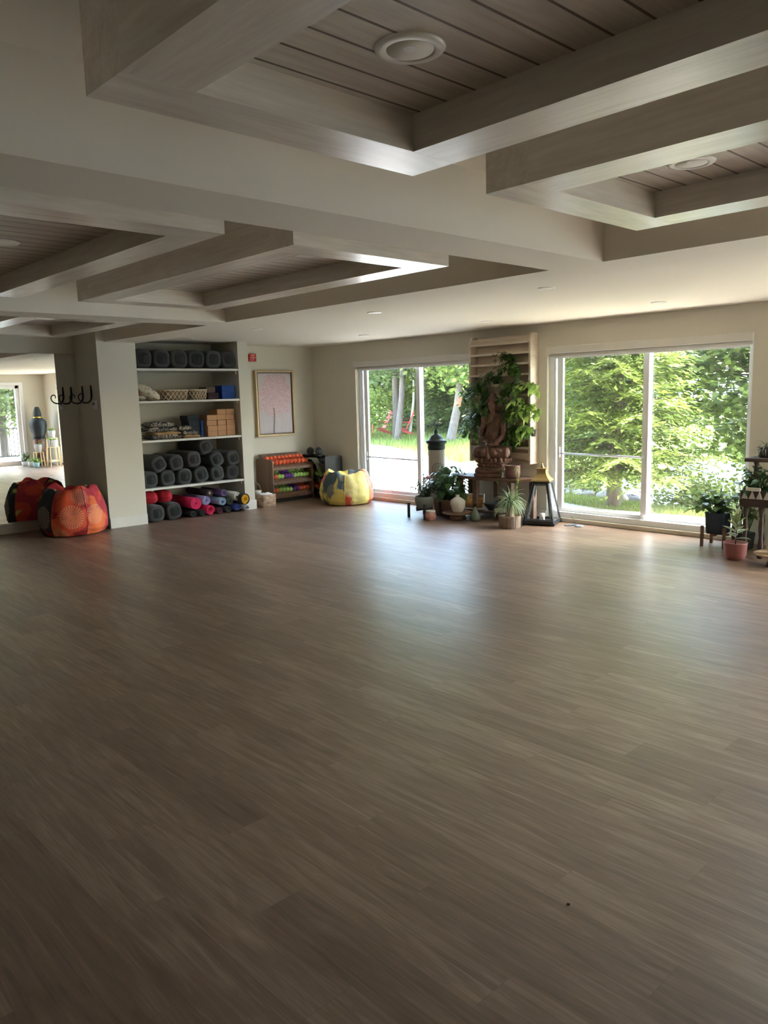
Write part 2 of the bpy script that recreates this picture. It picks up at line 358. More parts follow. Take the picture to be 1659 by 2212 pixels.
# mirror on the left wall
mir = thing('mirror', 'large frameless mirror on the left wall behind the red and orange bean bag', 'mirror', (XL, YC, 1.2))
mo = MB().add([(XL+.022, -1.6, .145), (XL+.022, YC-.006, .145), (XL+.022, YC-.006, 2.315), (XL+.022, -1.6, 2.315)], [(0, 1, 2, 3)])
mo.box((XL+.004, -1.6, .145), (XL+.0215, YC-.006, 2.315)); mo.build('glass', M_mirror, mir)
mir.rotation_euler = (0, 0, math.radians(.3))
mir.location.x += .0
b = MB(); b.box((XL+.001, -1.6, .135), (XL+.035, YC-.01, .145)); b.build('bottom_channel', M_alu, mir)
b = MB(); 
# recessed ceiling lights
GRP = 'recessed round ceiling lights'
def downlight(x, y, z, r, label, grp=GRP):
    t = thing('ceiling_light', label, 'ceiling light', (x, y, z), grp)
    MB().lathe([(r*.66, -.004), (r*.7, -.009), (r*.95, -.007), (r, -.001), (r, .0)], (x, y, z), 32).build('trim_ring', M_lightring, t)
    MB().lathe([(0, -.003), (r*.66, -.0065), (r*.665, -.002)], (x, y, z), 32).build('lens', M_lens, t)
for i, x in enumerate((-3.88, -5.98, -8.1, -9.75)):
    downlight(x, 5.53, HC, .075, 'round light in the plain ceiling nearer the beams, '+('rightmost', 'second from the right', 'third from the right', 'above the shelf alcove')[i])
for i, x in enumerate((-3.88, -6.05, -8.25, -10.12)):
    downlight(x, 7.42, HC, .075, 'round light in the ceiling by the glass doors, '+('above the right door', 'above the statue', 'above the left door', 'in the far left corner')[i])
for x, y, w in ((-1.62, 1.66, 'large wooden ceiling frame nearest the camera'), (-1.63, 3.37, 'second wooden ceiling frame at the right edge'), (-4.98, 1.64, 'wooden ceiling frame at the left edge'), (-5.35, 3.08, 'middle wooden ceiling frame'), (-8.9, 3.3, 'farthest wooden ceiling frame above the mirror')):
    downlight(x, y, HS, .1, 'round white light in the boards of the '+w)
# ================================================================ OUTDOORS
g = N('pale crushed gravel'); v = g.obj(); f = g.noise(v, 60, 3); f3 = g.voro(v, 45)
big = g.noise(v, .5, 4)
M_gravel = g.bsdf(g.mix(g.math('ADD', g.math('MULTIPLY', f, .5), g.math('MULTIPLY', big, .5)), lin(188, 180, 168), lin(222, 216, 206)), .9, 0, f3, .5, .01)
g = N('meadow soil and grass'); v = g.obj(); f = g.noise(v, 2.2, 5); 
M_lawn = g.bsdf(g.ramp(f, [(.3, lin(72, 88, 34)), (.55, lin(106, 124, 48)), (.75, lin(138, 138, 76))]), .95, 0, g.noise(v, 30, 3), .7, .05)
g = N('rippled lake water'); v = g.obj(); wv = g.math('ADD', g.noise(g.scale(v, (.9, 2.2, 1)), 1.3, 4, .6), g.math('MULTIPLY', g.noise(g.scale(v, (3, 7, 1)), 1.5, 3), .35))
M_lake = g.bsdf(g.mix(wv, lin(84, 104, 120), lin(120, 138, 150)), .2, 0, wv, .9, .25, spec=.4)
M_bark = wood('grey rough bark', lin(60, 52, 46), lin(108, 98, 88), .95, axis=2, sc=1.2, bump=.9)
M_birch = plain('white birch bark', lin(206, 200, 190), .8, var=.25, sc=8)
g = N('bark with orange paint'); v = g.obj(); x, y, z = g.sep(v)
ob = g.math('MULTIPLY', g.math('GREATER_THAN', z, 1.2), g.math('LESS_THAN', z, 1.55)); ob = g.math('MULTIPLY', ob, g.math('GREATER_THAN', g.noise(v, 5), .48))
M_barko = g.bsdf(g.mix(ob, g.mix(g.noise(g.scale(v, (9, 9, 1.5)), 2, 5), lin(70, 62, 56), lin(120, 110, 102)), lin(176, 104, 80)), .95)
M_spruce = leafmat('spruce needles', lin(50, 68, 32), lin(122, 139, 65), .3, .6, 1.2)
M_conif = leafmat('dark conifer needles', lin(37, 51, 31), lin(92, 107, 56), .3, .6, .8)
M_maple = leafmat('maple leaves', lin(47, 64, 31), lin(109, 122, 59), .42, .5, 1.0)
M_leafy = leafmat('light green tree leaves', lin(65, 85, 37), lin(128, 143, 68), .42, .5, .7)
M_grass = leafmat('sunlit grass blades', lin(76, 95, 40), lin(133, 144, 72), .35, .6, .8)
M_rock = plain('pale shore rock', lin(150, 142, 134), .9, var=.25, sc=5, bump=.8, bs=20)
GZ = -.15
EDGE = [(9, 10.0), (-3, 10.35), (-4.9, 10.62), (-6.3, 10.5), (-7.9, 11.0), (-9.2, 12.0), (-13.5, 15.5), (-16, 16.8), (-20, 19.2), (-26, 21.5), (-60, 30)]
EX = np.array([p[0] for p in EDGE][::-1]); EY = np.array([p[1] for p in EDGE][::-1])
b = MB(); poly = [(9, YB+TH)]+EDGE+[(-60, -20), (XL-.35, -20), (XL-.35, YB+TH)]
b.add([(x, y, GZ) for x, y in poly], [tuple(range(len(poly)))])
o = struct(b.build('ground_gravel', M_gravel))
def hgt_at(x, y):
    e = np.interp(x, EX, EY); s = np.maximum(0, y-e)*.8
    w = np.clip((x+15.5)/4.5, 0, 1); w = w*w*(3-2*w)
    return GZ-.02-w*np.minimum(1.6, .05*s+.16*np.maximum(0, s-.7)**1.15)+(1-w)*(.02*s+.15*np.clip((s-1)/3, 0, 1))
gx, gy = np.meshgrid(np.arange(-62, 12, .7), np.arange(8.8, 62, .5)); H = hgt_at(gx, gy)
H = H+.05*np.sin(gx*1.7)*np.cos(gy*2.1)*(H > GZ-1.2)-.06
vs = np.stack([gx, gy, H], -1).reshape(-1, 3); ny, nx = gx.shape
fs = [(j*nx+i, j*nx+i+1, (j+1)*nx+i+1, (j+1)*nx+i) for j in range(ny-1) for i in range(nx-1)]
struct(MB().add(vs.tolist(), fs, True).build('ground_lawn', M_lawn))
struct(MB().add([(-40, 10, -1.1), (400, 10, -1.1), (400, 420, -1.1), (-200, 420, -1.1), (-40, 60, -1.1)], [(0, 1, 2, 3, 4)]).build('ground_lake', M_lake))
# far shore
b = MB(); vs = []; 
for i in range(60):
    x = -330+i*14; y = 330+20*math.sin(i*.7); h = 16+9*math.sin(i*.31)+5*math.sin(i*.9); vs += [(x, y, -1.2), (x, y+60, h)]
b.add(vs, [(2*i, 2*i+2, 2*i+3, 2*i+1) for i in range(59)], True)
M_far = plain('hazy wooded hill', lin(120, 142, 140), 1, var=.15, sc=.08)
struct(b.build('ground_far_shore', M_far))
struct(MB().box((XL-.6, Y0-.6, 3.0), (XR+.6, YB+TH+1.3, 3.12)).build('roof', M_base))  # unseen roof; overhang lengthened to keep sun patches off the floor
LEAF = np.array([(-.5, 0), (-.15, .36), (.25, .3), (.5, 0), (.25, -.3), (-.15, -.36)])
NEED = np.array([(-.5, -.12), (-.2, -.5), (.5, -.16), (.5, .16), (-.2, .5), (-.5, .12)])
MAPL = np.array([(-.5, -.03), (-.32, -.2), (-.36, -.5), (-.05, -.34), (.08, -.48), (.16, -.2), (.5, 0), (.16, .2), (.08, .48), (-.05, .34), (-.36, .5), (-.32, .2)])
def unit(a): return a/(np.linalg.norm(a, axis=-1, keepdims=True)+1e-9)
def frames_for(D, up_jit):
    U = unit(D); Z = np.tile([0, 0, 1.], (len(U), 1))+rng.normal(0, up_jit, U.shape); V = unit(np.cross(Z, U)); return U, V
def conifer(name, label, base, Ht, R, z0, mat, bark, group, whorls=26, nb=8, tw=12, cardL=.11, tr=.11, droop=.35, seed=1, needle_w=.38, az_only=None):
    r = np.random.default_rng(seed); t = thing(name, label, 'tree', base, group)
    bx, by, bz = base; tb = MB()
    tb.tube([(bx, by, bz-.3), (bx, by, bz+.1), (bx+.03, by, bz+Ht*.3), (bx, by+.03, bz+Ht*.65), (bx, by, bz+Ht)], [tr*1.3, tr, tr*.8, tr*.45, .01], 12)
    P, D, L = [], [], []
    for wi in range(whorls):
        zz = z0+(Ht-z0)*(wi/whorls)**.9; fr_ = 1-(zz/Ht); Lb = R*(fr_**.75)*1.05+.1
        for k in range(nb):
            a = 2*PI*(k+r.random())/nb+wi; l = Lb*(.7+.5*r.random()); st = np.array([bx, by, bz+zz+r.normal(0, .05)])
            dx = np.array([math.cos(a), math.sin(a), 0]); n = 8; pts = []
            for i in range(n+1):
                s_ = i/n; pts.append(st+dx*l*s_+np.array([0, 0, (.12*s_-droop*s_**1.6+.16*s_**4)*l]))
            tb.tube(pts[:-1], [max(.003, .016*(1-i/n)*(.4+fr_)) for i in range(n)], 4, caps=False)
            pts = np.array(pts); m = int(tw*l/R)+5
            for j in range(m):
                s_ = .1+.9*(j+r.random()*.6)/m; q = s_*n; i0 = min(n-1, int(q)); p0 = pts[i0]+(pts[i0+1]-pts[i0])*(q-i0)
                for sd in (-1, 1):
                    tl = l*(.12+.34*(1-s_)**.8)*(.7+.5*r.random())+.08; aa = a+sd*(.75+.35*r.random()); d = np.array([math.cos(aa), math.sin(aa), -.18+.1*r.normal()])
                    mm = max(2, int(tl/(cardL*.62)))
                    for q2 in range(mm):
                        P.append(p0+d*tl*(q2+.5)/mm+np.array([0, 0, -.25*(q2/mm)**2*tl])+r.normal(0, .012, 3)); D.append(d+r.normal(0, .22, 3)); L.append(cardL*(.75+.5*r.random()))
    tb.build('trunk', bark, t)
    P, D, L = np.array(P), np.array(D), np.array(L)[:, None]; U, V = frames_for(D, .5)
    cards('foliage', mat, P, U*L, V*L*needle_w, NEED, t); return t
def broadleaf(name, label, base, Ht, cc, cr, mat, bark, group, nc=120, per=60, ls=.09, tr=.1, seed=1, tmpl=LEAF, clump=.28, trunk2=None, flat=.5):
    r = np.random.default_rng(seed); t = thing(name, label, 'tree', base, group)
    bx, by, bz = base; tb = MB(); cc = np.array(cc, float); cr = np.array(cr, float)
    top = np.array([cc[0], cc[1], cc[2]+cr[2]*.5]); b0 = np.array([bx, by, bz]); main = [b0-[0, 0, .3]]+[b0+(top-b0)*s_+np.array([math.sin(s_*5)*.12, math.cos(s_*4)*.1-.1, 0])*(s_ > 0) for s_ in (.02, .25, .5, .75, 1)]
    tb.tube(main, [tr*1.25, tr, tr*.85, tr*.6, tr*.4, .02], 10)
    P, D = [], []
    for i in range(nc):
        d = unit(r.normal(0, 1, 3)); c = cc+d*cr*(r.random()**.45)
        s_ = min(.97, max(.15, (c[2]-b0[2])/(top[2]-b0[2]+1e-6)*.8)); st = b0+(top-b0)*s_; mid = (st+c)/2+np.array([0, 0, .12*cr[2]])
        tb.tube([st, mid, c], [tr*.16, tr*.09, .004], 4, caps=False)
        n = int(per*(.6+.8*r.random())); q = r.normal(0, 1, (n, 3))*np.array([clump, clump, clump*flat]); P.append(c+q); a = r.random(n)*2*PI
        D.append(np.stack([np.cos(a), np.sin(a), -.35+.3*r.normal(size=n)], -1))
    tb.build('trunk', bark, t)
    P, D = np.concatenate(P), np.concatenate(D); L = (ls*(.6+.7*r.random(len(P))))[:, None]; U, V = frames_for(D, .9)
    cards('foliage', mat, P, U*L, V*L*.85, tmpl, t); return t
GT = 'trees beyond the driveway'; GN = 'trees by the lake'
conifer('spruce_tree', 'big spruce with layered bright green branches outside the right glass door', (-6.4, 10.95, -.17), 7.5, 1.42, .62, M_spruce, M_bark, GN, whorls=38, nb=9, tw=15, cardL=.085, tr=.115, seed=3, droop=.28)
broadleaf('maple_tree', 'broad maple with hanging leafy boughs in front of the lake, right door', (-2.6, 14.2, -.9), 6, (-5.3, 13.4, 2.3), (2.6, 1.3, 1.95), M_maple, M_bark, GN, nc=230, per=48, ls=.145, tr=.13, seed=5, tmpl=MAPL, clump=.24, flat=.45)
broadleaf('maple_tree', 'young maple with low leaves at the far right edge of the right door', (-3.6, 13.0, -.6), 3, (-4.45, 12.6, .95), (.75, .6, .95), M_leafy, M_bark, GN, nc=36, per=46, ls=.12, tr=.04, seed=6, tmpl=MAPL, clump=.2)
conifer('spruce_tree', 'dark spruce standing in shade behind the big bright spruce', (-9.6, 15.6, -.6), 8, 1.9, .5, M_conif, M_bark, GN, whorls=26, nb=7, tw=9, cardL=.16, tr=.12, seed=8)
# woods beyond the gravel, through the left door
def T(u, y): return u
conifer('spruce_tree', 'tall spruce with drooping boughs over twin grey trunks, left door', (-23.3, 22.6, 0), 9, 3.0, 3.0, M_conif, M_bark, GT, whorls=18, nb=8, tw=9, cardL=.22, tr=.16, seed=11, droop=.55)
broadleaf('maple_tree', 'grey barked tree with pale trunk right beside the twin trunks', (-22.2, 21.6, 0), 8, (-22.0, 22.3, 5.2), (3.0, 2.2, 2.4), M_leafy, M_bark, GT, nc=80, per=70, ls=.2, tr=.14, seed=12, clump=.5)
broadleaf('birch_tree', 'slender white birch right of the twin grey trunks', (-23.5, 23.6, 0), 8, (-23.3, 24.2, 4.3), (2.2, 1.8, 2.6), M_leafy, M_birch, GT, nc=70, per=70, ls=.18, tr=.06, seed=13, clump=.45)
broadleaf('maple_tree', 'large tree with an orange paint mark on its trunk', (-19.2, 21.4, 0), 8, (-18.2, 21.6, 3.9), (3.0, 1.7, 2.3), M_leafy, M_barko, GT, nc=110, per=70, ls=.19, tr=.17, seed=14, clump=.45)
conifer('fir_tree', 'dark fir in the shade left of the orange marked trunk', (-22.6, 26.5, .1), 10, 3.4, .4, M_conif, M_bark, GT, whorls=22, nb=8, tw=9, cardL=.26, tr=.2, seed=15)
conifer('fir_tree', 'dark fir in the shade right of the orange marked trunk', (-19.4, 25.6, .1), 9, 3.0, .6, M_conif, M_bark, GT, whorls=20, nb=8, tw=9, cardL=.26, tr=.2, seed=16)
broadleaf('shrub', 'pale flowering shrub at the far left edge of the left door', (-24.6, 21.9, 0), 2, (-24.2, 21.8, .9), (1.0, .7, 1.0), M_leafy, M_bark, GT, nc=36, per=60, ls=.12, tr=.03, seed=17, clump=.25)
broadleaf('maple_tree', 'leafy backdrop tree at far left behind the flowering shrub', (-28.6, 26, 0), 8, (-28, 26, 3.4), (3.6, 2.2, 3.2), M_leafy, M_bark, GT, nc=120, per=70, ls=.24, tr=.2, seed=18, clump=.55)
broadleaf('maple_tree', 'leafy backdrop tree far behind the white birch', (-27.6, 31, 0), 9, (-27.6, 31, 3.9), (4.2, 2.2, 3.9), M_maple, M_bark, GT, nc=140, per=70, ls=.28, tr=.2, seed=19, clump=.6)
broadleaf('maple_tree', 'leafy backdrop tree far right, just left of the plant rack', (-16.2, 24.4, 0), 9, (-16.0, 24.2, 3.6), (3.0, 2.0, 3.6), M_maple, M_bark, GT, nc=120, per=70, ls=.22, tr=.18, seed=20, clump=.5)
for i, (x, y, l) in enumerate(((-33, 33, 'farthest dense fir behind the left hand trees'), (-24, 33, 'farthest dense fir in the middle of the wood'), (-19, 30, 'farthest dense fir toward the right of the wood'))):
    conifer('fir_tree', l, (x, y, .1), 11, 4.2, .2, M_conif, M_bark, GT, whorls=18, nb=8, tw=8, cardL=.42, tr=.2, seed=30+i)
# weeds and grass
def blades(name, label, n, area, hgt, w, mat, seed, cat='grass'):
    r = np.random.default_rng(seed); x, y = area(r, n); z = hgt_at(x, y)-.04
    ok = z > -1.2; x, y, z = x[ok], y[ok], z[ok]; n = len(x)
    D = np.stack([r.normal(0, .35, n), r.normal(0, .35, n), np.ones(n)], -1); Ls = (hgt*(.45+.8*r.random(n)))[:, None]; U = unit(D)
    V = unit(np.cross(U, r.normal(0, 1, (n, 3)))); P = np.stack([x, y, z], -1)+U*Ls*.5
    o = cards(name, mat, P, U*Ls, V*w, np.array([(-.5, -.5), (.1, -.4), (.5, 0), (.1, .4), (-.5, .5)])); tag(o, label, cat, None, 'stuff'); return o
def ar1(r, n): x = r.uniform(-9.5, -3.2, n); e = np.interp(x, EX, EY); return x, e-.05+r.random(n)**1.3*2.2
blades('grass', 'short sunlit grass bordering the gravel outside the right door', 26000, ar1, .11, .012, M_grass, 40)
def ar2(r, n): x = r.uniform(-32, -14, n); e = np.interp(x, EX, EY); return x, e-.1+r.random(n)**1.2*6
blades('grass', 'taller meadow grass at the foot of the woods, left door', 26000, ar2, .2, .022, M_grass, 41)
broadleaf('shrub', 'weedy green bush with yellow flowers on the lake bank', (-5.6, 12.4, -.45), 1, (-5.55, 12.3, -.2), (.75, .5, .38), M_grass, M_bark, GN, nc=60, per=70, ls=.07, tr=.02, seed=43, clump=.13, flat=.9)
broadleaf('shrub', 'small green bush among shore rocks left of the spruce trunk', (-7.9, 12.3, -.3), 1, (-7.9, 12.3, -.12), (.35, .3, .22), M_grass, M_bark, GN, nc=22, per=50, ls=.06, tr=.02, seed=44, clump=.1, flat=.9)
for i, (x, y, s_) in enumerate(((-7.65, 12.1, .22), (-7.2, 12.2, .28), (-7.95, 12.15, .2), (-6.95, 12.5, .24), (-8.3, 12.6, .3), (-7.45, 12.7, .25))):
    o = MB().ell((x, y, float(hgt_at(np.array(x), np.array(y)))+s_*.1), (s_*1.3, s_*.8, s_*.55), 10, 7).build('shore_rock', M_rock)
    for vv in o.data.vertices: vv.co += Vector((random.uniform(-1, 1), random.uniform(-1, 1), random.uniform(-1, 1)))*s_*.1
    tag(o, 'pale shore rock left of the spruce trunk, '+('second from left', 'in front by the trunk', 'front left', 'nearest the trunk', 'farthest left', 'middle of the back row')[i], 'rock', 'rocks on the lake shore')
# red garden chairs in the wood
M_redw = plain('faded red painted wood', lin(196, 70, 66), .6)
def adir(label, loc, rz):
    t = thing('garden_chair', label, 'chair', loc, 'red garden chairs', rz); 
    MB().beam((0, -.35, .38), (0, .25, .28), .55, .03).build('seat', M_redw, t)
    b = MB()
    for k in range(5): b.beam((-.22+.11*k, .2, .28), (-.26+.13*k, .55, 1.05-.04*abs(k-2)), .09, .02, (0, 1, 0))
    b.build('backrest', M_redw, t)
    for sx in (-.3, .3):
        MB().beam((sx, -.35, 0), (sx, -.35, .56), .04, .09).build('leg', M_redw, t); MB().beam((sx, -.4, .57), (sx, .4, .57), .12, .025).build('armrest', M_redw, t); MB().beam((sx*.9, -.3, .36), (sx*.9, .6, .02), .03, .1).build('leg', M_redw, t)
adir('red wooden garden chair leaning back beside the slender birch', (-23.7, 23.3, GZ+.1), -.75)
adir('red garden chair half hidden by grass left of the twin trunks', (-25.3, 23.5, GZ+.1), -.5)
# deck outside the right wall door (seen in the mirror)
struct(MB().box((XR+TH, 1.0, -.12), (5.0, 9.6, -.05)).build('ground_deck', plain('weathered deck boards', lin(120, 114, 106), .8)))
t = thing('deck_railing', 'dark metal deck railing seen through the door in the mirror', 'railing', (4.6, 5, -.05))
b = MB(); b.box((4.56, 1, .93), (4.64, 9.6, .97)); b.box((4.58, 1, .06), (4.62, 9.6, .1)); b.build('rail', M_black, t)
b = MB()
for k in range(72): b.box((4.59, 1.05+.12*k, .1), (4.61, 1.07+.12*k, .93))
b.build('baluster_row', M_black, t)
broadleaf('maple_tree', 'leafy tree added beyond the deck to cut door glare, left in the mirror', (8.9, 9.6, -.2), 8, (8.8, 9.8, 3.2), (2.2, 2.6, 3.2), M_maple, M_bark, None, nc=120, per=60, ls=.22, tr=.15, seed=52, clump=.42)  # added tree, tones down the glare through the side door
broadleaf('maple_tree', 'leafy tree added beside the deck to block door daylight, hardly in view', (9.4, 3.0, -.2), 8, (9.2, 3.0, 3.2), (2.4, 3.0, 3.2), M_maple, M_bark, None, nc=130, per=60, ls=.22, tr=.15, seed=53, clump=.42)  # added mostly out of view to hold back daylight from the side door
broadleaf('maple_tree', 'light green tree beyond the deck railing, seen in the mirror', (8.6, 6.5, -.2), 7, (8.4, 6.8, 2.9), (2.2, 3.6, 2.8), M_leafy, M_birch, None, nc=130, per=60, ls=.2, tr=.13, seed=50, clump=.4)
# ================================================================ ALCOVE SHELVES
ORD = ['leftmost', 'second from the left', 'third from the left', 'fourth from the left', 'fifth from the left', 'sixth from the left', 'seventh from the left', 'eighth from the left', 'ninth from the left', 'tenth from the left', 'eleventh from the left', 'twelfth from the left', 'rightmost']
SH = [(2.10, 'top shelf of the alcove, above the baskets'), (1.665, 'second shelf of the alcove, carrying the baskets'), (1.13, 'third shelf of the alcove, carrying folded blankets and cork blocks'), (.475, 'lowest shelf of the alcove, carrying the pile of charcoal bolsters')]
for z, l in SH:
    t = thing('shelf', 'cream painted '+l, 'shelf', (XL+.02, YN0, z), 'alcove shelves')
    MB().box((XL+.02, YN0+.004, z-.03), (XC-.005, YN1-.004, z)).build('shelf_board', M_base, t, bevel=.004)
    MB().box((XL+.02, YN0+.001, z-.075), (XC-.06, YN0+.02, z-.031)).build('support_cleat', M_wall, t); MB().box((XL+.02, YN1-.02, z-.075), (XC-.06, YN1-.001, z-.031)).build('support_cleat', M_wall, t)
g = N('charcoal felt cover'); v = g.obj(); f = g.noise(v, 180, 3); f2 = g.noise(v, 7, 3)
M_char = g.bsdf(g.mix(g.math('ADD', g.math('MULTIPLY', f, .6), g.math('MULTIPLY', f2, .4)), lin(44, 46, 48), lin(82, 84, 86)), .95, 0, g.math('ADD', g.math('MULTIPLY', f, .3), f2), .5, .012, sheen=.2)
M_charend = plain('charcoal end panel', lin(46, 48, 50), .95, var=.2, sc=60)
M_pipe = plain('grey piping', lin(92, 94, 96), .9)
def bolster_proto():
    t = proto('bolster', 'x', 'bolster'); R = .118; Lb = .66
    prof = [(.07, 0), (R*.8, .004), (R*.95, .015), (R, .04), (R*1.02, Lb*.5), (R, Lb-.04), (R*.95, Lb-.012), (R*.82, Lb-.0), (.078, Lb-.008)]
    MB().lathe([(r, h-Lb) for r, h in prof], n=28, sq=3.2, axis='x').build('cover', M_char, t)
    ep = MB().lathe([(0, .0), (.07, -.002), (.074, -.012)], n=24, sq=3, axis='x').build('end_panel', M_charend, t)
    pts = []
    for j in range(25):
        a = 2*PI*j/24; q = (abs(math.cos(a))**3+abs(math.sin(a))**3)**(-1/3); pts.append((.001, .075*q*math.cos(a), .075*q*math.sin(a)))
    MB().tube(pts, .0035, 6, caps=False).build('piping', M_pipe, t)
    MB().box((.0, -.006, -.04), (.005, .006, .04)).build('pull_tab', M_charend, ep)
    return t
bp = bolster_proto(); used = False
def bol(y, z, label, grp, x=-9.985, roll=0, s=1.0, yaw=0):
    global used
    if not used: r = bp; used = True; r.location = (x, y, z); r.rotation_euler = (roll, 0, yaw); r.scale = (1, s, s); r['label'] = label; r['group'] = grp; return
    r = dup(bp, (x, y, z), (roll, 0, yaw), label, 1, grp); r.scale = (1, s, s)
random.seed(3)
for i, y in enumerate((4.965, 5.235, 5.505, 5.775, 6.045, 6.30)):
    bol(y, 2.10+.133, 'charcoal fabric bolster on the top shelf, '+(ORD[i] if i < 5 else 'rightmost'), 'bolsters on the top shelf', -9.97, random.uniform(-.15, .15), 1.08, random.uniform(-.02, .02))
zb = .475+.115
for i, (y, dr) in enumerate(((4.955, 0), (5.215, .1), (5.48, -.05), (5.745, .3), (6.01, .1), (6.275, 0))):
    bol(y, zb, 'charcoal bolster in the pile on the lowest shelf, bottom row, '+(ORD[i] if i < 5 else 'rightmost'), 'bolsters piled on the lowest shelf', -9.98-.0*i, dr, .94, random.uniform(-.03, .03))
for i, (y, z, dr) in enumerate(((5.085, zb+.205, .5), (5.35, zb+.205, .2), (5.63, zb+.235, .1), (6.0, zb+.205, .45), (6.285, zb+.205, .15))):
    bol(y, z, 'charcoal bolster in the pile on the lowest shelf, upper row, '+(ORD[i] if i < 4 else 'rightmost'), 'bolsters piled on the lowest shelf', -9.96, dr, .92, random.uniform(-.04, .04))
bol(5.83, zb+.40, 'charcoal bolster lying on top of the pile on the lowest shelf', 'bolsters piled on the lowest shelf', -9.96, .3, .88)
bol(4.99, .118, 'charcoal bolster on the floor of the alcove, left of two', 'bolsters on the alcove floor', -9.93, 0, .96)
bol(5.265, .118, 'charcoal bolster on the floor of the alcove, right of two', 'bolsters on the alcove floor', -9.95, .2, .98)
# red cushions
M_red = plain('crimson cotton cushion', lin(178, 32, 50), .9, var=.15, sc=20, bump=.6, bs=30)
for y, l in ((4.97, 'crimson round cushion on the left floor bolster'), (5.19, 'crimson round cushion beside the pink mat rolls')):
    t = thing('meditation_cushion', l, 'cushion', (-10.16, y, .245), 'red cushions in the alcove')
    b = MB(); n = 30; prof = [(0, .165), (.05, .17), (.11, .16), (.15, .13), (.168, .09), (.165, .05), (.13, .01), (0, .0)]
    b.lathe(prof[::-1], (-10.16, y, .245), n, rx=1.2, ry=.72)
    o = b.build('cover', M_red, t)
    for vv in o.data.vertices:
        a = math.atan2(vv.co.y, vv.co.x); vv.co *= 1+.03*math.sin(9*a)*(vv.co.z > .05)
    pts = [(-10.16+.201*math.cos(a), y+.121*math.sin(a), .245+.075) for a in [2*PI*k/24 for k in range(25)]]
    MB().tube(pts, .004, 6, caps=False).build('piping', plain('dark red piping', lin(120, 18, 32), .8), t)
# yoga mat rolls
def mat_roll(name, y, z, R, th, col, label, turns=None, L=.61, x=-9.93, r0=.018, squash=1, tail=0, inner=None, seed=0, roll=0, outer=None):
    turns = turns or max(1.5, (R-r0)/(th*1.55)); n = int(26*turns); t = proto(name, label, 'yoga mat', 'rolled mats on the alcove floor')
    ro, ri = [], []
    for i in range(n+1):
        s_ = i/n; a = 2*PI*turns*s_+seed; r = r0+(R-r0)*s_; ro.append((r*math.cos(a), r*math.sin(a)*squash)); q = r-th*.86; ri.append((max(.004, q)*math.cos(a), max(.004, q)*math.sin(a)*squash))
    vs = []
    for (a, c), (d, e) in zip(ro, ri): vs += [(0, a, c), (0, d, e), (-L, a, c), (-L, d, e)]
    fs = []; 
    for i in range(n):
        o = 4*i; p = o+4; fs += [(o, p, p+1, o+1), (o+2, o+3, p+3, p+2), (o, o+2, p+2, p), (o+1, p+1, p+3, o+3)]
    b = MB(); b.add(vs, fs, False); m = plain('mat '+label[:14], col, .85, var=.06, sc=30, bump=.3, bs=200)
    o = b.build('mat', m, t, fix=True)
    o.data.polygons.foreach_set('use_smooth', [len(p.vertices) == 4 and abs(p.normal.x) < .5 for p in o.data.polygons])
    if inner: MB().lathe([(r0+.004, -L+.01), (r0+.004, -.002), (r0-.004, -.002)], n=20, axis='x').build('core', plain('inner layer '+label[:8], inner, .85), t)
    if outer: MB().lathe([(R+.001, -L), (R+.001, .002), (R+.007, .002), (R+.007, -L)], n=36, axis='x', ry=squash).build('dark_backing', plain('dark mat backing', outer, .85), t)
    t.location = (x, y, z); t.rotation_euler = (roll, 0, 0); return t
mat_roll('yoga_mat', 5.555, .205, .088, .007, lin(214, 44, 98), 'bright magenta pink rolled mat, large, above the black roll', x=-9.86, L=.66, turns=7, seed=.5)
mat_roll('yoga_mat', 5.735, .222, .068, .006, lin(150, 148, 190), 'lilac and grey rolled mat resting right of the magenta roll', x=-9.88, squash=.95, r0=.02, turns=5, seed=2)
mat_roll('yoga_mat', 5.80, .082, .072, .007, lin(206, 40, 90), 'second magenta pink rolled mat, lower, loosely coiled with open middle', x=-9.88, r0=.036, turns=3.2, seed=4)
mat_roll('yoga_mat', 5.53, .054, .05, .006, lin(44, 46, 48), 'black rolled mat on the floor right of the charcoal bolsters', x=-9.9, turns=4)
mat_roll('yoga_mat', 5.665, .05, .046, .0055, lin(38, 40, 42), 'black rolled mat in a sleeve between black and magenta rolls', x=-9.88, turns=4.5, r0=.008)
mat_roll('yoga_mat', 5.85, .315, .055, .006, lin(60, 54, 54), 'dark rolled mat with beige edge behind the lilac roll', x=-9.97, turns=4, inner=lin(200, 170, 140))
mat_roll('yoga_mat', 6.06, .30, .055, .006, lin(96, 76, 118), 'purple rolled mat on top of the light blue roll', x=-9.92, turns=5, r0=.018)
mat_roll('yoga_mat', 6.005, .178, .062, .007, lin(140, 164, 190), 'light blue rolled mat beneath the purple roll', x=-9.88, turns=3.6, r0=.024)
mat_roll('yoga_mat', 5.965, .052, .048, .006, lin(84, 40, 58), 'maroon rolled mat on the floor under the light blue roll', x=-9.9, turns=4)
mat_roll('yoga_mat', 6.145, .165, .052, .006, lin(52, 58, 56), 'dark green rolled mat right of the light blue roll', x=-9.9, turns=4)
mat_roll('yoga_mat', 6.12, .052, .05, .006, lin(56, 60, 62), 'dark grey rolled mat on the floor left of the blue roll', x=-9.92, turns=4)
mat_roll('yoga_mat', 6.265, .225, .064, .007, lin(206, 204, 194), 'cream white rolled mat on top of the blue roll', x=-9.9, turns=3.4, r0=.02, squash=1.15)
mat_roll('yoga_mat', 6.245, .07, .06, .0065, lin(64, 76, 148), 'royal blue rolled mat on the floor with oval flattened coil', x=-9.86, turns=4.5, squash=.85, r0=.016, roll=.4)
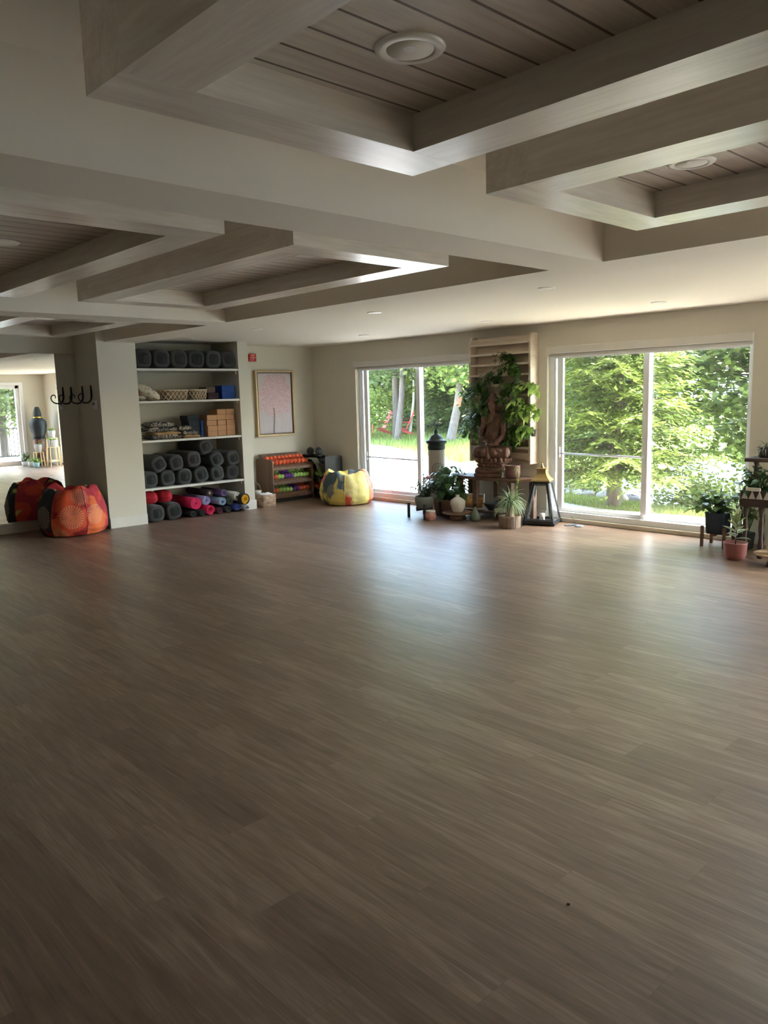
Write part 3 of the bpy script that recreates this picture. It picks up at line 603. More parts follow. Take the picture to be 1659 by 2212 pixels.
mat_roll('yoga_mat', 6.345, .185, .068, .008, lin(222, 172, 40), 'yellow lined dark rolled mat at the right end of the alcove', x=-9.8, turns=2.8, r0=.03, squash=1.1, outer=lin(60, 58, 54))
mat_roll('yoga_mat', 6.37, .052, .05, .006, lin(146, 148, 150), 'light grey rolled mat on the floor at the right end', x=-9.82, turns=4, squash=.8, r0=.014)
# floral bolster cushions, baskets and blocks on the second shelf
g = N('faded floral cotton'); v = g.obj(); d = g.voro(v, 16, 'Color'); dd = g.voro(v, 16)
h = g.sep(d)[0]; pc = g.ramp(h, [(0, lin(176, 120, 96)), (.25, lin(150, 156, 128)), (.5, lin(120, 132, 134)), (.75, lin(190, 170, 130)), (1, lin(160, 100, 88))], 'CONSTANT')
fl = g.math('LESS_THAN', g.math('ADD', dd, g.math('MULTIPLY', g.noise(v, 50), .3)), .52)
M_floral = g.bsdf(g.mix(fl, lin(206, 200, 184), pc), .9, 0, g.noise(v, 9), .6, .03)
for x, y, z, rx, ry, rz_, ang, l in ((-10.12, 5.03, 1.78, .17, .2, .085, -.5, 'floral print cushion leaning over at the left end of the second shelf'), (-10.2, 4.94, 1.715, .17, .1, .05, 0, 'floral print cushion lying under the leaning one, second shelf')):
    t = thing('floral_cushion', l, 'cushion', (x, y, z), 'floral cushions')
    b = MB(); n, m = 24, 16; vs = []; fs = []
    for i in range(m+1):
        a = PI*i/m
        for j in range(n):
            q = 2*PI*j/n; cx, cy = math.cos(q), math.sin(q); k = (abs(cx)**3+abs(cy)**3)**(-1/3)
            p = Vector((rx*math.sin(a)*cx*k, ry*math.sin(a)*cy*k, rz_*math.cos(a))); p = Matrix.Rotation(ang, 3, 'X') @ p; vs.append(p+Vector((x, y, z)))
    fs = [(i*n+j, (i+1)*n+j, (i+1)*n+(j+1) % n, i*n+(j+1) % n) for i in range(m) for j in range(n)]
    b.add(vs, fs, True).build('cover', M_floral, t)
M_bask = wood('brown woven basket', lin(96, 74, 58), lin(150, 126, 102), .9, axis=0, sc=3, bump=.8)
M_cord = plain('cream cord', lin(222, 208, 184), .85)
def lattice_basket(y0, y1, x0, x1, label):
    z0, z1 = 1.665, 1.805; t = thing('lattice_basket', label, 'basket', ((x0+x1)/2, (y0+y1)/2, z0), 'baskets on the second shelf'); fl = .02
    cx, cy = (x0+x1)/2, (y0+y1)/2; hx, hy = (x1-x0)/2, (y1-y0)/2
    MB().lathe([(0, .0), (1-.12, 0), (1-.03, .06), (1, .14), (.97, .14), (.93, .06), (.85, .012), (0, .012)], (cx, cy, z0), 40, sq=6, rx=hx, ry=hy).build('woven_body', M_bask, t)
    def P(s_, z):     # point on outer wall, s in perimeter angle
        k = (1-.12)+(.12)*((z-z0)/.14)**.6; c, s2 = math.cos(s_), math.sin(s_); q = (abs(c)**6+abs(s2)**6)**(-1/6); return (cx+hx*k*c*q*1.012, cy+hy*k*s2*q*1.012, z)
    b = MB(); nd = 20
    for k in range(nd):
        for sg in (-1, 1): b.tube([P(2*PI*(k+sg*j/6*1.5)/nd, z0+.004+.132*j/6) for j in range(7)], .0045, 4, caps=False)
    b.tube([P(2*PI*j/40, z1-.002) for j in range(41)], .007, 6, caps=False)
    b.build('cord_lattice', M_cord, t)
lattice_basket(5.23, 5.62, -10.35, -9.96, 'wide brown basket with cream diamond lattice, left of two on the second shelf')
lattice_basket(5.65, 5.92, -10.35, -9.96, 'smaller brown basket with cream diamond lattice, right of two on the second shelf')
def block(name, x0, x1, y0, y1, z0, z1, m, label, cat, grp, bev=.004):
    o = MB().box((x0, y0, z0), (x1, y1, z1)).build(name, m, bevel=bev); return tag(o, label, cat, grp)
M_blue = plain('royal blue foam', lin(30, 72, 148), .8, var=.05, bump=.2, bs=300)
M_plum = plain('dark plum foam', lin(66, 48, 62), .85, var=.08)
M_taupe = plain('taupe foam', lin(112, 94, 90), .85)
for k in range(2): block('yoga_block', -10.2, -9.99, 6.165, 6.385, 1.665+.1*k, 1.765+.098*k, M_blue, 'royal blue foam block, '+('lower' if k == 0 else 'upper')+' of two at the right end of the second shelf', 'yoga block', 'blue blocks')
for k in range(3): block('foam_pad', -10.3, -10.03, 5.955, 6.13, 1.666+.031*k, 1.695+.031*k, M_plum, 'thin dark plum foam pad between basket and blue blocks, '+('bottom', 'middle', 'top')[k]+' of the stack', 'foam pad', 'plum pads')
block('yoga_block', -10.32, -10.1, 5.97, 6.12, 1.76, 1.845, M_taupe, 'taupe foam block lying on the plum pads on the second shelf', 'yoga block', None)
# blankets, navy blocks, cork blocks on the third shelf
g = N('striped woven blanket'); v = g.obj(); x, y, z = g.sep(v)
wv = g.math('ADD', g.math('MULTIPLY', g.noise(v, 6, 3), .35), g.math('MULTIPLY', x, 1.0)); st = g.math('FRACT', g.math('MULTIPLY', g.math('ADD', wv, g.math('MULTIPLY', z, 2.1)), 7.0))
M_blanket = g.bsdf(g.ramp(st, [(0, lin(48, 50, 58)), (.28, lin(200, 198, 192)), (.42, lin(70, 72, 80)), (.6, lin(150, 150, 150)), (.72, lin(44, 46, 54)), (.9, lin(186, 182, 172))], 'CONSTANT'), .95, 0, g.noise(v, 120), .6, .01)
M_blank2 = plain('beige wool blanket', lin(206, 170, 122), .95, var=.1, bump=.6, bs=120)
def blanket(x0, x1, y0, y1, z0, th, m, label, layers=2, seed=0, grp='folded blankets on the third shelf'):
    r = random.Random(seed); t = thing('folded_blanket', label, 'blanket', ((x0+x1)/2, (y0+y1)/2, z0), grp)
    b = MB(); lt = th/layers
    for k in range(layers):
        zc = z0+lt*(k+.5); n = 18; jx, jy = r.uniform(-.012, .012), r.uniform(-.012, .012); rings = []
        # a soft slab: rounded front fold, wavy thickness
        nx, ny = 12, 14; top = []; 
        vs = []; 
        for i in range(nx+1):
            for j in range(ny+1):
                u, w = i/nx, j/ny; ex = min(1, min(u, 1-u)*8, ); ey = min(1, min(w, 1-w)*10); e = math.sqrt(max(0, 1-(1-ex)**2))*math.sqrt(max(0, 1-(1-ey)**2))
                wz = .005*math.sin(9*w+seed+k)+.004*math.sin(7*u+2*k); xx = x0+jx+(x1-x0)*u+.008*math.sin(11*w+k); yy = y0+jy+(y1-y0)*w+.008*math.sin(8*u+k)
                vs.append((xx, yy, zc+wz*e*(k == layers-1)+lt*.49*e))
        n1 = len(vs); vs += [(a, c, 2*zc-d if not (k == layers-1) else zc-(lt*.49)*min(1, max(0, (d-zc)/(lt*.49)))) for a, c, d in vs]
        W_ = ny+1; fs = []
        for i in range(nx):
            for j in range(ny): q = i*W_+j; fs += [(q, q+W_, q+W_+1, q+1), (n1+q, n1+q+1, n1+q+W_+1, n1+q+W_)]
        b.add(vs, fs, True)
    b.build('wool_folds', m, t)
    f = MB()
    for k in range(22):
        y = y0+(y1-y0)*(k+.5)/22; f.tube([(x1+.004, y, z0+th*.75), (x1+.016, y+r.uniform(-.01, .01), z0+th*.6), (x1+.014, y+r.uniform(-.012, .012), z0+th*.3)], .0025, 4, caps=False)
    f.build('fringe', M_cord if m != M_blank2 else M_blank2, t)
Z3 = 1.131
blanket(-10.35, -9.99, 5.03, 5.46, Z3, .06, M_blanket, 'dark striped folded blanket at the bottom of the left stack', 2, 1)
blanket(-10.33, -9.99, 5.06, 5.45, Z3+.056, .045, M_blank2, 'beige folded blanket in the middle of the left stack', 1, 2)
blanket(-10.36, -10.02, 4.98, 5.42, Z3+.102, .06, M_blanket, 'black and white striped folded blanket in the left stack, under the top one', 2, 3)
blanket(-10.34, -10.05, 5.04, 5.4, Z3+.163, .075, M_blanket, 'dark striped folded blanket on top of the left stack', 1, 4)
blanket(-10.33, -9.99, 5.50, 5.76, Z3, .04, M_blank2, 'beige folded blanket at the bottom of the right stack', 1, 5)
blanket(-10.33, -10.0, 5.49, 5.73, Z3+.041, .06, M_blanket, 'zigzag striped folded blanket on the beige one, right stack', 2, 6)
blanket(-10.36, -10.06, 5.47, 5.66, Z3+.102, .07, M_blanket, 'grey and black patterned blanket heaped on the right stack', 2, 7)
M_navy = plain('navy foam', lin(40, 48, 60), .85, var=.08)
for k in range(4): block('yoga_block', -10.3, -10.07, 5.64-.015*(k == 3), 5.815, Z3+.078*k+.0015, Z3+.078*(k+1), M_navy, 'dark navy foam block, '+('bottom', 'second from bottom', 'third from bottom', 'top')[k]+' of the stack behind the blankets', 'yoga block', 'navy blocks')
for k in range(3): block('yoga_block', -10.3, -10.05, 5.82, 5.86, Z3+.078*k+.0015, Z3+.078*(k+1), M_blue, 'narrow blue foam block standing between navy and cork stacks, '+('bottom', 'middle', 'top')[k], 'yoga block', 'thin blue blocks')
g = N('cork'); v = g.obj(); M_cork = g.bsdf(g.mix(g.noise(v, 160, 3), lin(158, 116, 84), lin(206, 162, 124)), .9, 0, g.noise(v, 90), .3, .004)
r_ = random.Random(5)
for ci, (y0, y1, nrow, xf) in enumerate(((5.885, 6.055, 4, -9.985), (6.065, 6.215, 5, -10.0), (6.225, 6.375, 5, -10.02))):
    for k in range(nrow):
        j = r_.uniform(-.008, .008); block('cork_block', xf-.225+j, xf+j, y0+r_.uniform(0, .004), y1-r_.uniform(0, .006), Z3+.0775*k+.0015, Z3+.0775*(k+1), M_cork,
            'cork yoga block, %s stack, %s' % (('left', 'middle', 'right')[ci], ('at the bottom', 'second from bottom', 'third from bottom', 'top' if nrow == 4 else 'fourth from bottom', 'top')[k]), 'yoga block', 'cork blocks on the third shelf')
# ================================================================ LEFT WALL THINGS
M_redp = plain('red painted metal call point', lin(176, 44, 44), .4)
t = thing('fire_alarm', 'small red fire alarm pull station on the wall above the framed picture', 'fire alarm', (XL, 7.15, 2.3))
MB().box((XL, 7.085, 2.245), (XL+.04, 7.215, 2.365)).build('housing', M_redp, t, bevel=.008)
b = MB(); b.box((XL+.04, 7.105, 2.30), (XL+.046, 7.195, 2.315)); b.box((XL+.04, 7.143, 2.262), (XL+.048, 7.157, 2.30)); b.build('pull_handle', plain('white lettering bar', lin(226, 170, 168), .5), t, bevel=.002)
b = MB(); b.box((XL+.0405, 7.12, 2.335), (XL+.042, 7.18, 2.35)); b.build('marking', plain('pale marking', lin(226, 170, 168), .5), t)
# framed painting
M_gold = plain('brushed gold frame', lin(184, 162, 122), .42, .3, var=.08)
t = thing('framed_painting', 'gold framed painting of a pink blossom tree on pale lilac ground', 'painting', (XL, 7.54, 1.58))
y0, y1, z0, z1 = 7.165, 7.915, 1.045, 2.105
b = MB()
for a, c in (((y0, z0), (y1, z0+.028)), ((y0, z1-.028), (y1, z1)), ((y0, z0+.028), (y0+.028, z1-.028)), ((y1-.028, z0+.028), (y1, z1-.028))): b.box((XL, a[0], a[1]), (XL+.065, c[0], c[1]))
b.build('frame', M_gold, t, bevel=.003)
b = MB(); e = .04
for a, c in (((y0+e, z0+e), (y1-e, z0+e+.006)), ((y0+e, z1-e-.006), (y1-e, z1-e)), ((y0+e, z0+e), (y0+e+.006, z1-e)), ((y1-e-.006, z0+e), (y1-e, z1-e))): b.box((XL+.03, a[0], a[1]), (XL+.052, c[0], c[1]))
b.build('inner_fillet', plain('dark brown fillet', lin(96, 62, 50), .5), t)
g = N('blossom painting'); v = g.obj(); x, y, z = g.sep(v)
bgc = g.mix(g.noise(g.scale(v, (1, 6, 2)), 2, 5), lin(184, 176, 184), lin(206, 198, 202))
dy = g.math('MULTIPLY', g.math('ADD', y, .0), 2.9); dz = g.math('MULTIPLY', g.math('SUBTRACT', z, .12), 2.9)
rr = g.math('SQRT', g.math('ADD', g.math('MULTIPLY', dy, dy), g.math('MULTIPLY', dz, dz)))
msk = g.math('LESS_THAN', g.math('ADD', rr, g.math('MULTIPLY', g.noise(v, 6, 5), 1.1)), 1.5)
dots = g.voro(v, 105, 'Color'); dcol = g.ramp(g.sep(dots)[0], [(0, lin(216, 184, 194)), (.3, lin(196, 152, 168)), (.55, lin(226, 206, 208)), (.9, lin(180, 138, 154)), (1, lin(140, 110, 122))])
dm = g.math('MULTIPLY', msk, g.math('LESS_THAN', g.voro(v, 105), .75))
c = g.mix(g.math('MULTIPLY', dm, .8), bgc, dcol)
tx = g.math('ABSOLUTE', g.math('ADD', g.math('ADD', y, .04), g.math('MULTIPLY', g.math('SINE', g.math('MULTIPLY', z, 9)), .012)))
tm = g.math('MULTIPLY', g.math('LESS_THAN', tx, .014), g.math('LESS_THAN', z, -.08))
c = g.mix(tm, c, g.mix(g.noise(v, 40), lin(96, 92, 88), lin(150, 146, 140)))
M_paint = g.bsdf(c, .7, 0, g.noise(v, 60), .5, .006)
MB().box((XL+.02, y0+.034, z0+.034), (XL+.042, y1-.034, z1-.034)).build('canvas', M_paint, t)
# thermostat and hooks on the dark side of the column
t = thing('thermostat', 'small white thermostat with dark screen on the shaded side of the column', 'thermostat', (-10.06, YC, 1.62))
MB().box((-10.115, YC-.022, 1.575), (-10.015, YC, 1.69)).build('housing', M_white, t, bevel=.006)
MB().box((-10.105, YC-.0235, 1.628), (-10.068, YC-.0215, 1.665)).build('screen', M_black, t)
def hook(x, label, z=0):
    t = thing('coat_hook', label, 'hook', (x, YC, 1.78+z), 'black iron wall hooks')
    prof = [(0, 1.89), (0, 1.80), (0, 1.745), (-.012, 1.70), (-.045, 1.668), (-.09, 1.662), (-.135, 1.675), (-.168, 1.71), (-.172, 1.75), (-.15, 1.778), (-.12, 1.775), (-.108, 1.752), (-.12, 1.735)]
    rad = [.008, .014, .013, .012, .011, .010, .009, .0085, .008, .0075, .007, .006, .005]
    def cr(q):      # smooth the bar outline
        o = []
        for i in range(len(q)-1):
            p0, p1, p2, p3 = q[max(0, i-1)], q[i], q[i+1], q[min(len(q)-1, i+2)]
            for k in range(4):
                u = k/4; o.append(tuple(.5*(2*b_+(c_-a_)*u+(2*a_-5*b_+4*c_-d_)*u*u+(3*b_-a_-3*c_+d_)*u**3) for a_, b_, c_, d_ in zip(p0, p1, p2, p3)))
        return o+[q[-1]]
    full = cr([(a, c, r_) for (a, c), r_ in zip(prof, rad)])
    MB().tube([(x, YC-.012+a, c+z) for a, c, _ in full], [q[2] for q in full], 8).build('hook_bar', M_black, t)
    MB().lathe([(0, 0), (.006, 0), (.007, .004)], (x, YC-.024, 1.86+z), 8, axis='y').build('screw', M_black, t)
hook(-10.16, 'black iron scroll hook on the column side, nearer the bright column face'); hook(-10.44, 'black iron scroll hook on the column side, nearer the mirror', -.005)
# ---------------------------------------------------------------- bean bags
def dye(name, cols, cents, dark, ring):
    g = N(name); v = g.obj(); x, y, z = g.sep(v)
    ang = g.math('ADD', g.math('DIVIDE', g.math('ARCTAN2', y, x), 2*PI), .5)
    pid = g.math('FLOOR', g.math('MULTIPLY', ang, 6.0)); warp = g.noise(v, 1.7, 5, .55, .4)
    n1 = g.math('FRACT', g.math('ADD', g.math('MULTIPLY', warp, 1.15), g.math('MULTIPLY', pid, .29)))
    c = g.ramp(n1, [(p_, k) for i, k in enumerate(cols) for p_ in ((i+.12)/len(cols), (i+.8)/len(cols))])
    tot = None
    for (cx, cy, cz, R) in cents:
        cen = Vector((cx, cy, cz)); nrm = Vector((cx, cy, 0)).normalized(); u = Vector((-nrm.y, nrm.x, 0)); w = Vector((0, 0, 1))
        d = g.vmath('SUBTRACT', v, tuple(cen)); a = g.vmath('DOT_PRODUCT', d, tuple(u)); b_ = g.vmath('DOT_PRODUCT', d, tuple(w)); c_ = g.vmath('DOT_PRODUCT', d, tuple(nrm))
        rr = g.math('SQRT', g.math('ADD', g.math('MULTIPLY', a, a), g.math('MULTIPLY', b_, b_))); th = g.math('ARCTAN2', b_, a)
        rings = g.math('GREATER_THAN', g.math('SINE', g.math('MULTIPLY', rr, 2*PI/.019)), .0)
        dt = g.math('GREATER_THAN', g.math('SINE', g.math('MULTIPLY', th, 26)), -.1)
        ins = g.math('MULTIPLY', g.math('LESS_THAN', rr, R), g.math('LESS_THAN', g.math('ABSOLUTE', c_), .25))
        mm = g.math('MULTIPLY', g.math('MULTIPLY', rings, dt), ins)
        tot = mm if tot is None else g.math('MAXIMUM', tot, mm)
    c = g.mix(g.math('MULTIPLY', tot, .8), c, ring)
    return g.bsdf(c, .85, 0, g.math('ADD', g.noise(v, 5, 4), g.math('MULTIPLY', g.noise(v, 160), .1)), .5, .02)
def beanbag(name, label, c, R, Ht, mat, rz, seed, topmat=None, lean=(0, 0)):
    r = random.Random(seed); t = thing(name, label, 'bean bag', c, 'patterned bean bags', rz); n = 72; b = MB()
    prof = [(0, .0), (.6, .0), (.86, .03), (.97, .14), (1.0, .30), (.985, .48), (.93, .66), (.86, .80), (.79, .90), (.73, .965), (.66, 1.0), (.58, .985), (.50, .93), (.36, .88), (.0, .86)]
    vs = []; k = len(prof); fine = []
    for i in range(k-1):
        for q in range(4): s_ = q/4; fine.append((prof[i][0]*(1-s_)+prof[i+1][0]*s_, prof[i][1]*(1-s_)+prof[i+1][1]*s_))
    fine.append(prof[-1]); k = len(fine); ph = [r.uniform(0, 6) for _ in range(6)]
    for i, (pr_, ph_) in enumerate(fine):
        for j in range(n):
            a = 2*PI*j/n; top = max(0, (ph_-.7)/.3) if i < 45 else max(0, 1-(i-45)/12)
            wv = 1+.035*math.sin(3*a+ph[0])*ph_+.03*top*(math.sin(7*a+ph[1])+.6*math.sin(13*a+ph[2]))-.02*math.sin(6*a+ph[3])**8
            zz = ph_*Ht*(1+.04*math.sin(2*a+ph[4]))+top*Ht*.03*(math.sin(5*a+ph[5])+.7*math.sin(9*a+ph[0]))
            vs.append((R*pr_*wv*math.cos(a)+lean[0]*ph_, R*pr_*wv*math.sin(a)+lean[1]*ph_, max(0, zz)))
    fs = [(i*n+j, i*n+(j+1) % n, (i+1)*n+(j+1) % n, (i+1)*n+j) for i in range(k-1) for j in range(n)]
    b.add(vs, fs, True); o = b.build('cover', mat, t)
    tx = bpy.data.textures.new('wrinkle', 'CLOUDS'); tx.noise_scale = .13; md = o.modifiers.new('wrinkle', 'DISPLACE'); md.texture = tx; md.strength = .035; md.mid_level = .5
    # seams between panels
    for q in range(6):
        a = 2*PI*q/6-PI; j = int(round(((a) % (2*PI))/(2*PI)*n)) % n
        pts = [Vector(vs[i*n+j])*1.004 for i in range(8, 40)]
        MB().tube(pts, .003, 4, caps=False).build('seam', mat, t)
    return t
M_bag1 = dye('red orange black mandala cotton', [lin(150, 34, 40), lin(214, 84, 52), lin(222, 110, 62), lin(170, 44, 60), lin(206, 70, 50), lin(196, 190, 96), lin(44, 46, 50), lin(52, 52, 58)],
    [(.40, -.18, .26, .15), (.05, -.46, .25, .14), (.44, .14, .27, .13), (.36, -.05, .50, .10), (.30, -.33, .02, .10)], True, lin(226, 196, 160))
beanbag('bean_bag', 'bean bag in red, orange and black with mandala prints, beside the column and mirror', (-10.0, 3.86, 0), .425, .6, M_bag1, .01, 4)
M_bag2 = dye('yellow orange navy mandala cotton', [lin(224, 206, 112), lin(206, 196, 122), lin(214, 96, 74), lin(214, 124, 102), lin(226, 210, 120), lin(84, 104, 108), lin(74, 92, 98), lin(226, 206, 98)],
    [(.30, -.34, .27, .13), (.02, -.45, .22, .12), (.45, -.02, .33, .12), (.42, .10, .16, .09), (.2, -.38, .45, .08)], False, lin(232, 214, 186))
beanbag('bean_bag', 'yellow, orange and navy mandala bean bag in front of the left glass door', (-9.24, 7.86, 0), .425, .50, M_bag2, .25, 9)
# ---------------------------------------------------------------- dumbbell racks
M_rackw = wood('walnut laminate', lin(92, 70, 56), lin(132, 104, 84), .5, axis=2, sc=1.0)
M_rackd = plain('charcoal laminate', lin(58, 58, 58), .5)
def rpanel(b, a0, a1, y0, y1, h, ax):
    # side panel with rounded upper corners; a = depth axis
    pts = [(a0, 0), (a1, 0)]
    for k in range(7): q = PI/2*k/6; pts.append((a1-.05+.05*math.cos(q), h-.05+.05*math.sin(q)))
    for k in range(7): q = PI/2+PI/2*k/6; pts.append((a0+.05+.05*math.cos(q), h-.05+.05*math.sin(q)))
    n = len(pts); vs = []
    for yy in (y0, y1): vs += [((p, yy, z) if ax == 'x' else (yy, p, z)) for p, z in pts]
    b.add(vs, [tuple(range(n)), tuple(range(n, 2*n))[::-1]]+[(i, n+i, n+(i+1) % n, (i+1) % n) for i in range(n)])
rk = thing('dumbbell_rack', 'walnut three tier rack full of orange, green and purple dumbbells', 'rack', (-10.4, 7.53, 0), 'dumbbell racks')
b = MB(); rpanel(b, XL+.02, -10.17, 7.115, 7.14, .69, 'x'); b.build('side_panel', M_rackw, rk, fix=True)
b = MB(); rpanel(b, XL+.02, -10.17, 7.905, 7.93, .60, 'x'); b.build('side_panel', M_rackw, rk, fix=True)
TIER = [.545, .315, .095]; XBK, XFR = -10.58, -10.19; SL = .21      # shelves rise towards the back
for z in TIER:
    b = MB(); b.beam((XBK, 7.5225, z+SL), (XFR, 7.5225, z), .764, .014, (0, 0, 1)); ts = b.build('tier_shelf', M_rackw, rk)
    MB().box((XFR-.012, 7.141, z-.03), (XFR+.006, 7.904, z+.014)).build('front_lip', M_rackw, ts, bevel=.002)
MB().box((XL+.02, 7.141, .0), (XFR-.05, 7.904, .05)).build('plinth', M_rackd, rk)
DB = {'orange': plain('orange vinyl', lin(230, 104, 66), .55, var=.04), 'green': plain('lime green vinyl', lin(168, 206, 112), .55, var=.04), 'purple': plain('purple vinyl', lin(112, 64, 152), .55, var=.04), 'charcoal': plain('charcoal vinyl', lin(56, 60, 64), .6)}
dbp = {}
def dumbbell(col, p, q, label, grp):
    p, q = Vector(p), Vector(q)
    if col not in dbp:
        t = proto('dumbbell', label, 'dumbbell', grp); L = .2; h = .040
        hd = [(0, 0), (.02, 0), (.033, .010), (.0375, .026), (.035, .042), (.022, .055), (.0145, .064)]
        def six(prof, nm):
            b = MB(); b.lathe([(r, -L/2+a) for r, a in prof], n=18, axis='x', sq=None); return b.build(nm, DB[col], t)
        six(hd, 'head'); six([(r, L-a) for r, a in hd][::-1], 'head')
        MB().lathe([(.0145, -L/2+.062), (.0125, 0), (.0145, L/2-.062)], n=14, axis='x').build('grip', DB[col], t)
        dbp[col] = t; o = t
    else: o = dup(dbp[col], (0, 0, 0), label=label, group=grp)
    o.location = (p+q)/2; o.rotation_euler = (q-p).to_track_quat('X', 'Z').to_euler(); return o
rows = [(TIER[0], ['orange']*10, 7.165, .079, 'top'), (TIER[1], ['orange']*2+['green']*2+['purple']*3+['green']*5, 7.17, .064, 'middle'), (TIER[2], ['orange']*2+['green']*4+['purple']*2+['orange']*3, 7.175, .068, 'bottom')]
for z, cs, y0, dy, nm in rows:
    sp = .755/len(cs)*(1 if nm != 'x' else 1); 
    for k, cname in enumerate(cs):
        y = 7.141+sp*(k+.5)
        slope = SL/(XBK-XFR); x0 = XFR-.05; x1 = x0-.19; n_ = .044
        zf = z+(XFR-x0)/(XFR-XBK)*SL+n_; zb_ = z+(XFR-x1)/(XFR-XBK)*SL+n_
        dumbbell(cname, (x1, y-.012, zb_), (x0, y+.012, zf), '%s dumbbell on the %s tier of the walnut rack, %s' % (cname, nm, ORD[k] if k < len(cs)-1 else 'rightmost'), 'dumbbells in the walnut rack')
        if False: dumbbell(cname, (x1-.16, y-.012, zb_+.04), (x1-.03, y+.012, zb_+.01), '%s dumbbell in the back row of the top tier, %s' % (cname, ORD[k] if k < len(cs)-1 else 'rightmost'), 'dumbbells in the walnut rack')
rk2 = thing('dumbbell_rack', 'charcoal rack in the far corner behind the yellow bean bag', 'rack', (-10.2, 8.15, 0), 'dumbbell racks')
b = MB(); rpanel(b, 7.97, 8.33, -9.925, -9.90, .70, 'y'); b.build('side_panel', M_rackd, rk2, fix=True)
b = MB(); rpanel(b, 7.97, 8.33, -10.62, -10.6, .70, 'y'); b.build('side_panel', M_rackd, rk2, fix=True)
for z in (.56, .33, .11): MB().beam((-10.262, 8.32, z+.08), (-10.262, 7.99, z), .66, .014).build('tier_shelf', M_rackd, rk2)
for z, cname, nm in ((.56, 'charcoal', 'top'), (.33, 'green', 'middle'), (.11, 'orange', 'bottom')):
    for k in range(6):
        x = -10.53+.105*k; dumbbell(cname, (x, 8.20, z+.1), (x, 8.04, z+.058), '%s dumbbell on the %s tier of the corner rack, %s' % (cname, nm, ORD[k] if k < 5 else 'rightmost'), 'dumbbells in the corner rack')
for i, (x, y) in enumerate(((-10.42, 8.08), (-10.22, 8.10))):
    t = thing('medicine_ball', 'dark grey ball on top of the corner rack, '+('left', 'right')[i]+' of two', 'ball', (x, y, .72), 'balls on the corner rack')
    MB().ell((x, y, .765), (.062, .062, .062), 20, 14).build('ball', plain('dark rubber %d' % i, lin(58, 64, 70), .6), t); MB().lathe([(0, 0), (.012, 0), (.012, .004)], (x, y, .826), 10).build('valve', M_black, t)
    MB().box((x-.07, y-.07, .69), (x+.07, y+.07, .705)).build('rest', M_rackd, t)
# resistance bands hanging off the rack end
M_band = plain('olive grey elastic band', lin(132, 134, 112), .7)
for k in range(6):
    r = random.Random(k); x = -10.22+.02*k*0; y = 7.86+.022*k; sp_ = .05+.02*k
    o = MB().tube([(-10.25, y-.02, .665), (-10.16, y+.03, .655), (-10.10, y+.06+sp_*.3, .56), (-10.06, y+.08+sp_*.5, .42), (-10.06+.01*k, y+.07+sp_*.7, .28), (-10.04, y+.05+sp_*.6+r.uniform(-.02, .02), .14+.02*k)], [.008, .008, .008, .007, .007, .006], 6).build('resistance_band', M_band)
    tag(o, 'olive grey exercise band draped over the right end of the walnut dumbbell rack', 'exercise band', 'exercise bands on the rack end')
# seagrass basket with white cloth, small basket behind
g = N('seagrass weave'); v = g.obj(); w1 = g.noise(g.scale(v, (6, 6, 60)), 2, 4); M_sea = g.bsdf(g.ramp(w1, [(.35, lin(112, 86, 70)), (.55, lin(176, 150, 128)), (.7, lin(206, 184, 160))]), .9, 0, w1, .9, .012)
M_cloth = plain('white terry cloth', lin(214, 218, 222), .95, bump=.8, bs=90)
t = thing('seagrass_basket', 'square woven seagrass basket holding a white cloth, beside the alcove', 'basket', (-9.97, 6.83, 0))
b = MB(); x0, x1, y0, y1 = -10.06, -9.88, 6.70, 6.96
b.lathe([(.9, .0), (.97, .01), (1.0, .19), (.92, .195), (.88, .02), (0, .02)], (-9.97, 6.83, 0), 40, sq=7, rx=.1, ry=.135); b.build('woven_body', M_sea, t)
b = MB(); b.ell((-9.97, 6.83, .185), (.085, .115, .03), 22, 10); o = b.build('cloth_lining', M_cloth, t)
for vv in o.data.vertices: vv.co.z += .012*math.sin(60*vv.co.x)*math.cos(48*vv.co.y)
t = thing('handled_basket', 'small brown basket with arched handle behind the seagrass basket', 'basket', (-10.2, 6.85, 0))
MB().lathe([(0, 0), (.07, 0), (.085, .16), (.095, .24), (.087, .24), (.06, .02)], (-10.2, 6.80, 0), 20, rx=1, ry=1).build('woven_body', M_sea, t)
MB().tube([(-10.2, 6.80+.088*math.cos(a), .235+.12*math.sin(a)) for a in [PI*k/12 for k in range(13)]], .008, 6).build('handle', M_bask, t)
tag(MB().lathe([(0, 0), (.035, 0), (.045, .05), (.042, .052), (.033, .006), (0, .006)], (-10.02, 6.72, .205), 20).build('ceramic_bowl', plain('pale glazed ceramic', lin(206, 212, 208), .3)), 'small white ceramic bowl set on the corner of the seagrass basket', 'bowl')
# ================================================================ ALONG THE WINDOW WALL
M_pal = wood('pale raw pine', lin(192, 176, 158), lin(222, 208, 192), .6, axis=0, sc=.8)
M_ledge = wood('pine ledge with painted-in daylight', lin(206, 192, 174), lin(232, 222, 206), .5, axis=0, sc=.8)  # lit tops of the ledges put into the colour as lighter pine
rkx0, rkx1 = -7.0, -5.985; RY = YB-.17
t = thing('ledge_rack', 'tall pale wooden ledge rack on the wall between the two glass doors', 'rack', (-6.5, YB, 1.5))
for a in (rkx0, rkx1-.03):
    pts = [(RY, .73), (RY, 2.30), (RY+.05, 2.39), (YB-.001, 2.39), (YB-.001, .73)]; b = MB(); n = 5; vs = [(a, y, z) for y, z in pts]+[(a+.03, y, z) for y, z in pts]
    b.add(vs, [tuple(range(5)), tuple(range(5, 10))[::-1]]+[(i, 5+i, 5+(i+1) % 5, (i+1) % 5) for i in range(5)]); b.build('side_board', M_pal, t, fix=True)
MB().box((rkx0+.031, YB-.035, .76), (rkx1-.031, YB-.015, 2.38)).build('back_panel', M_pal, t)
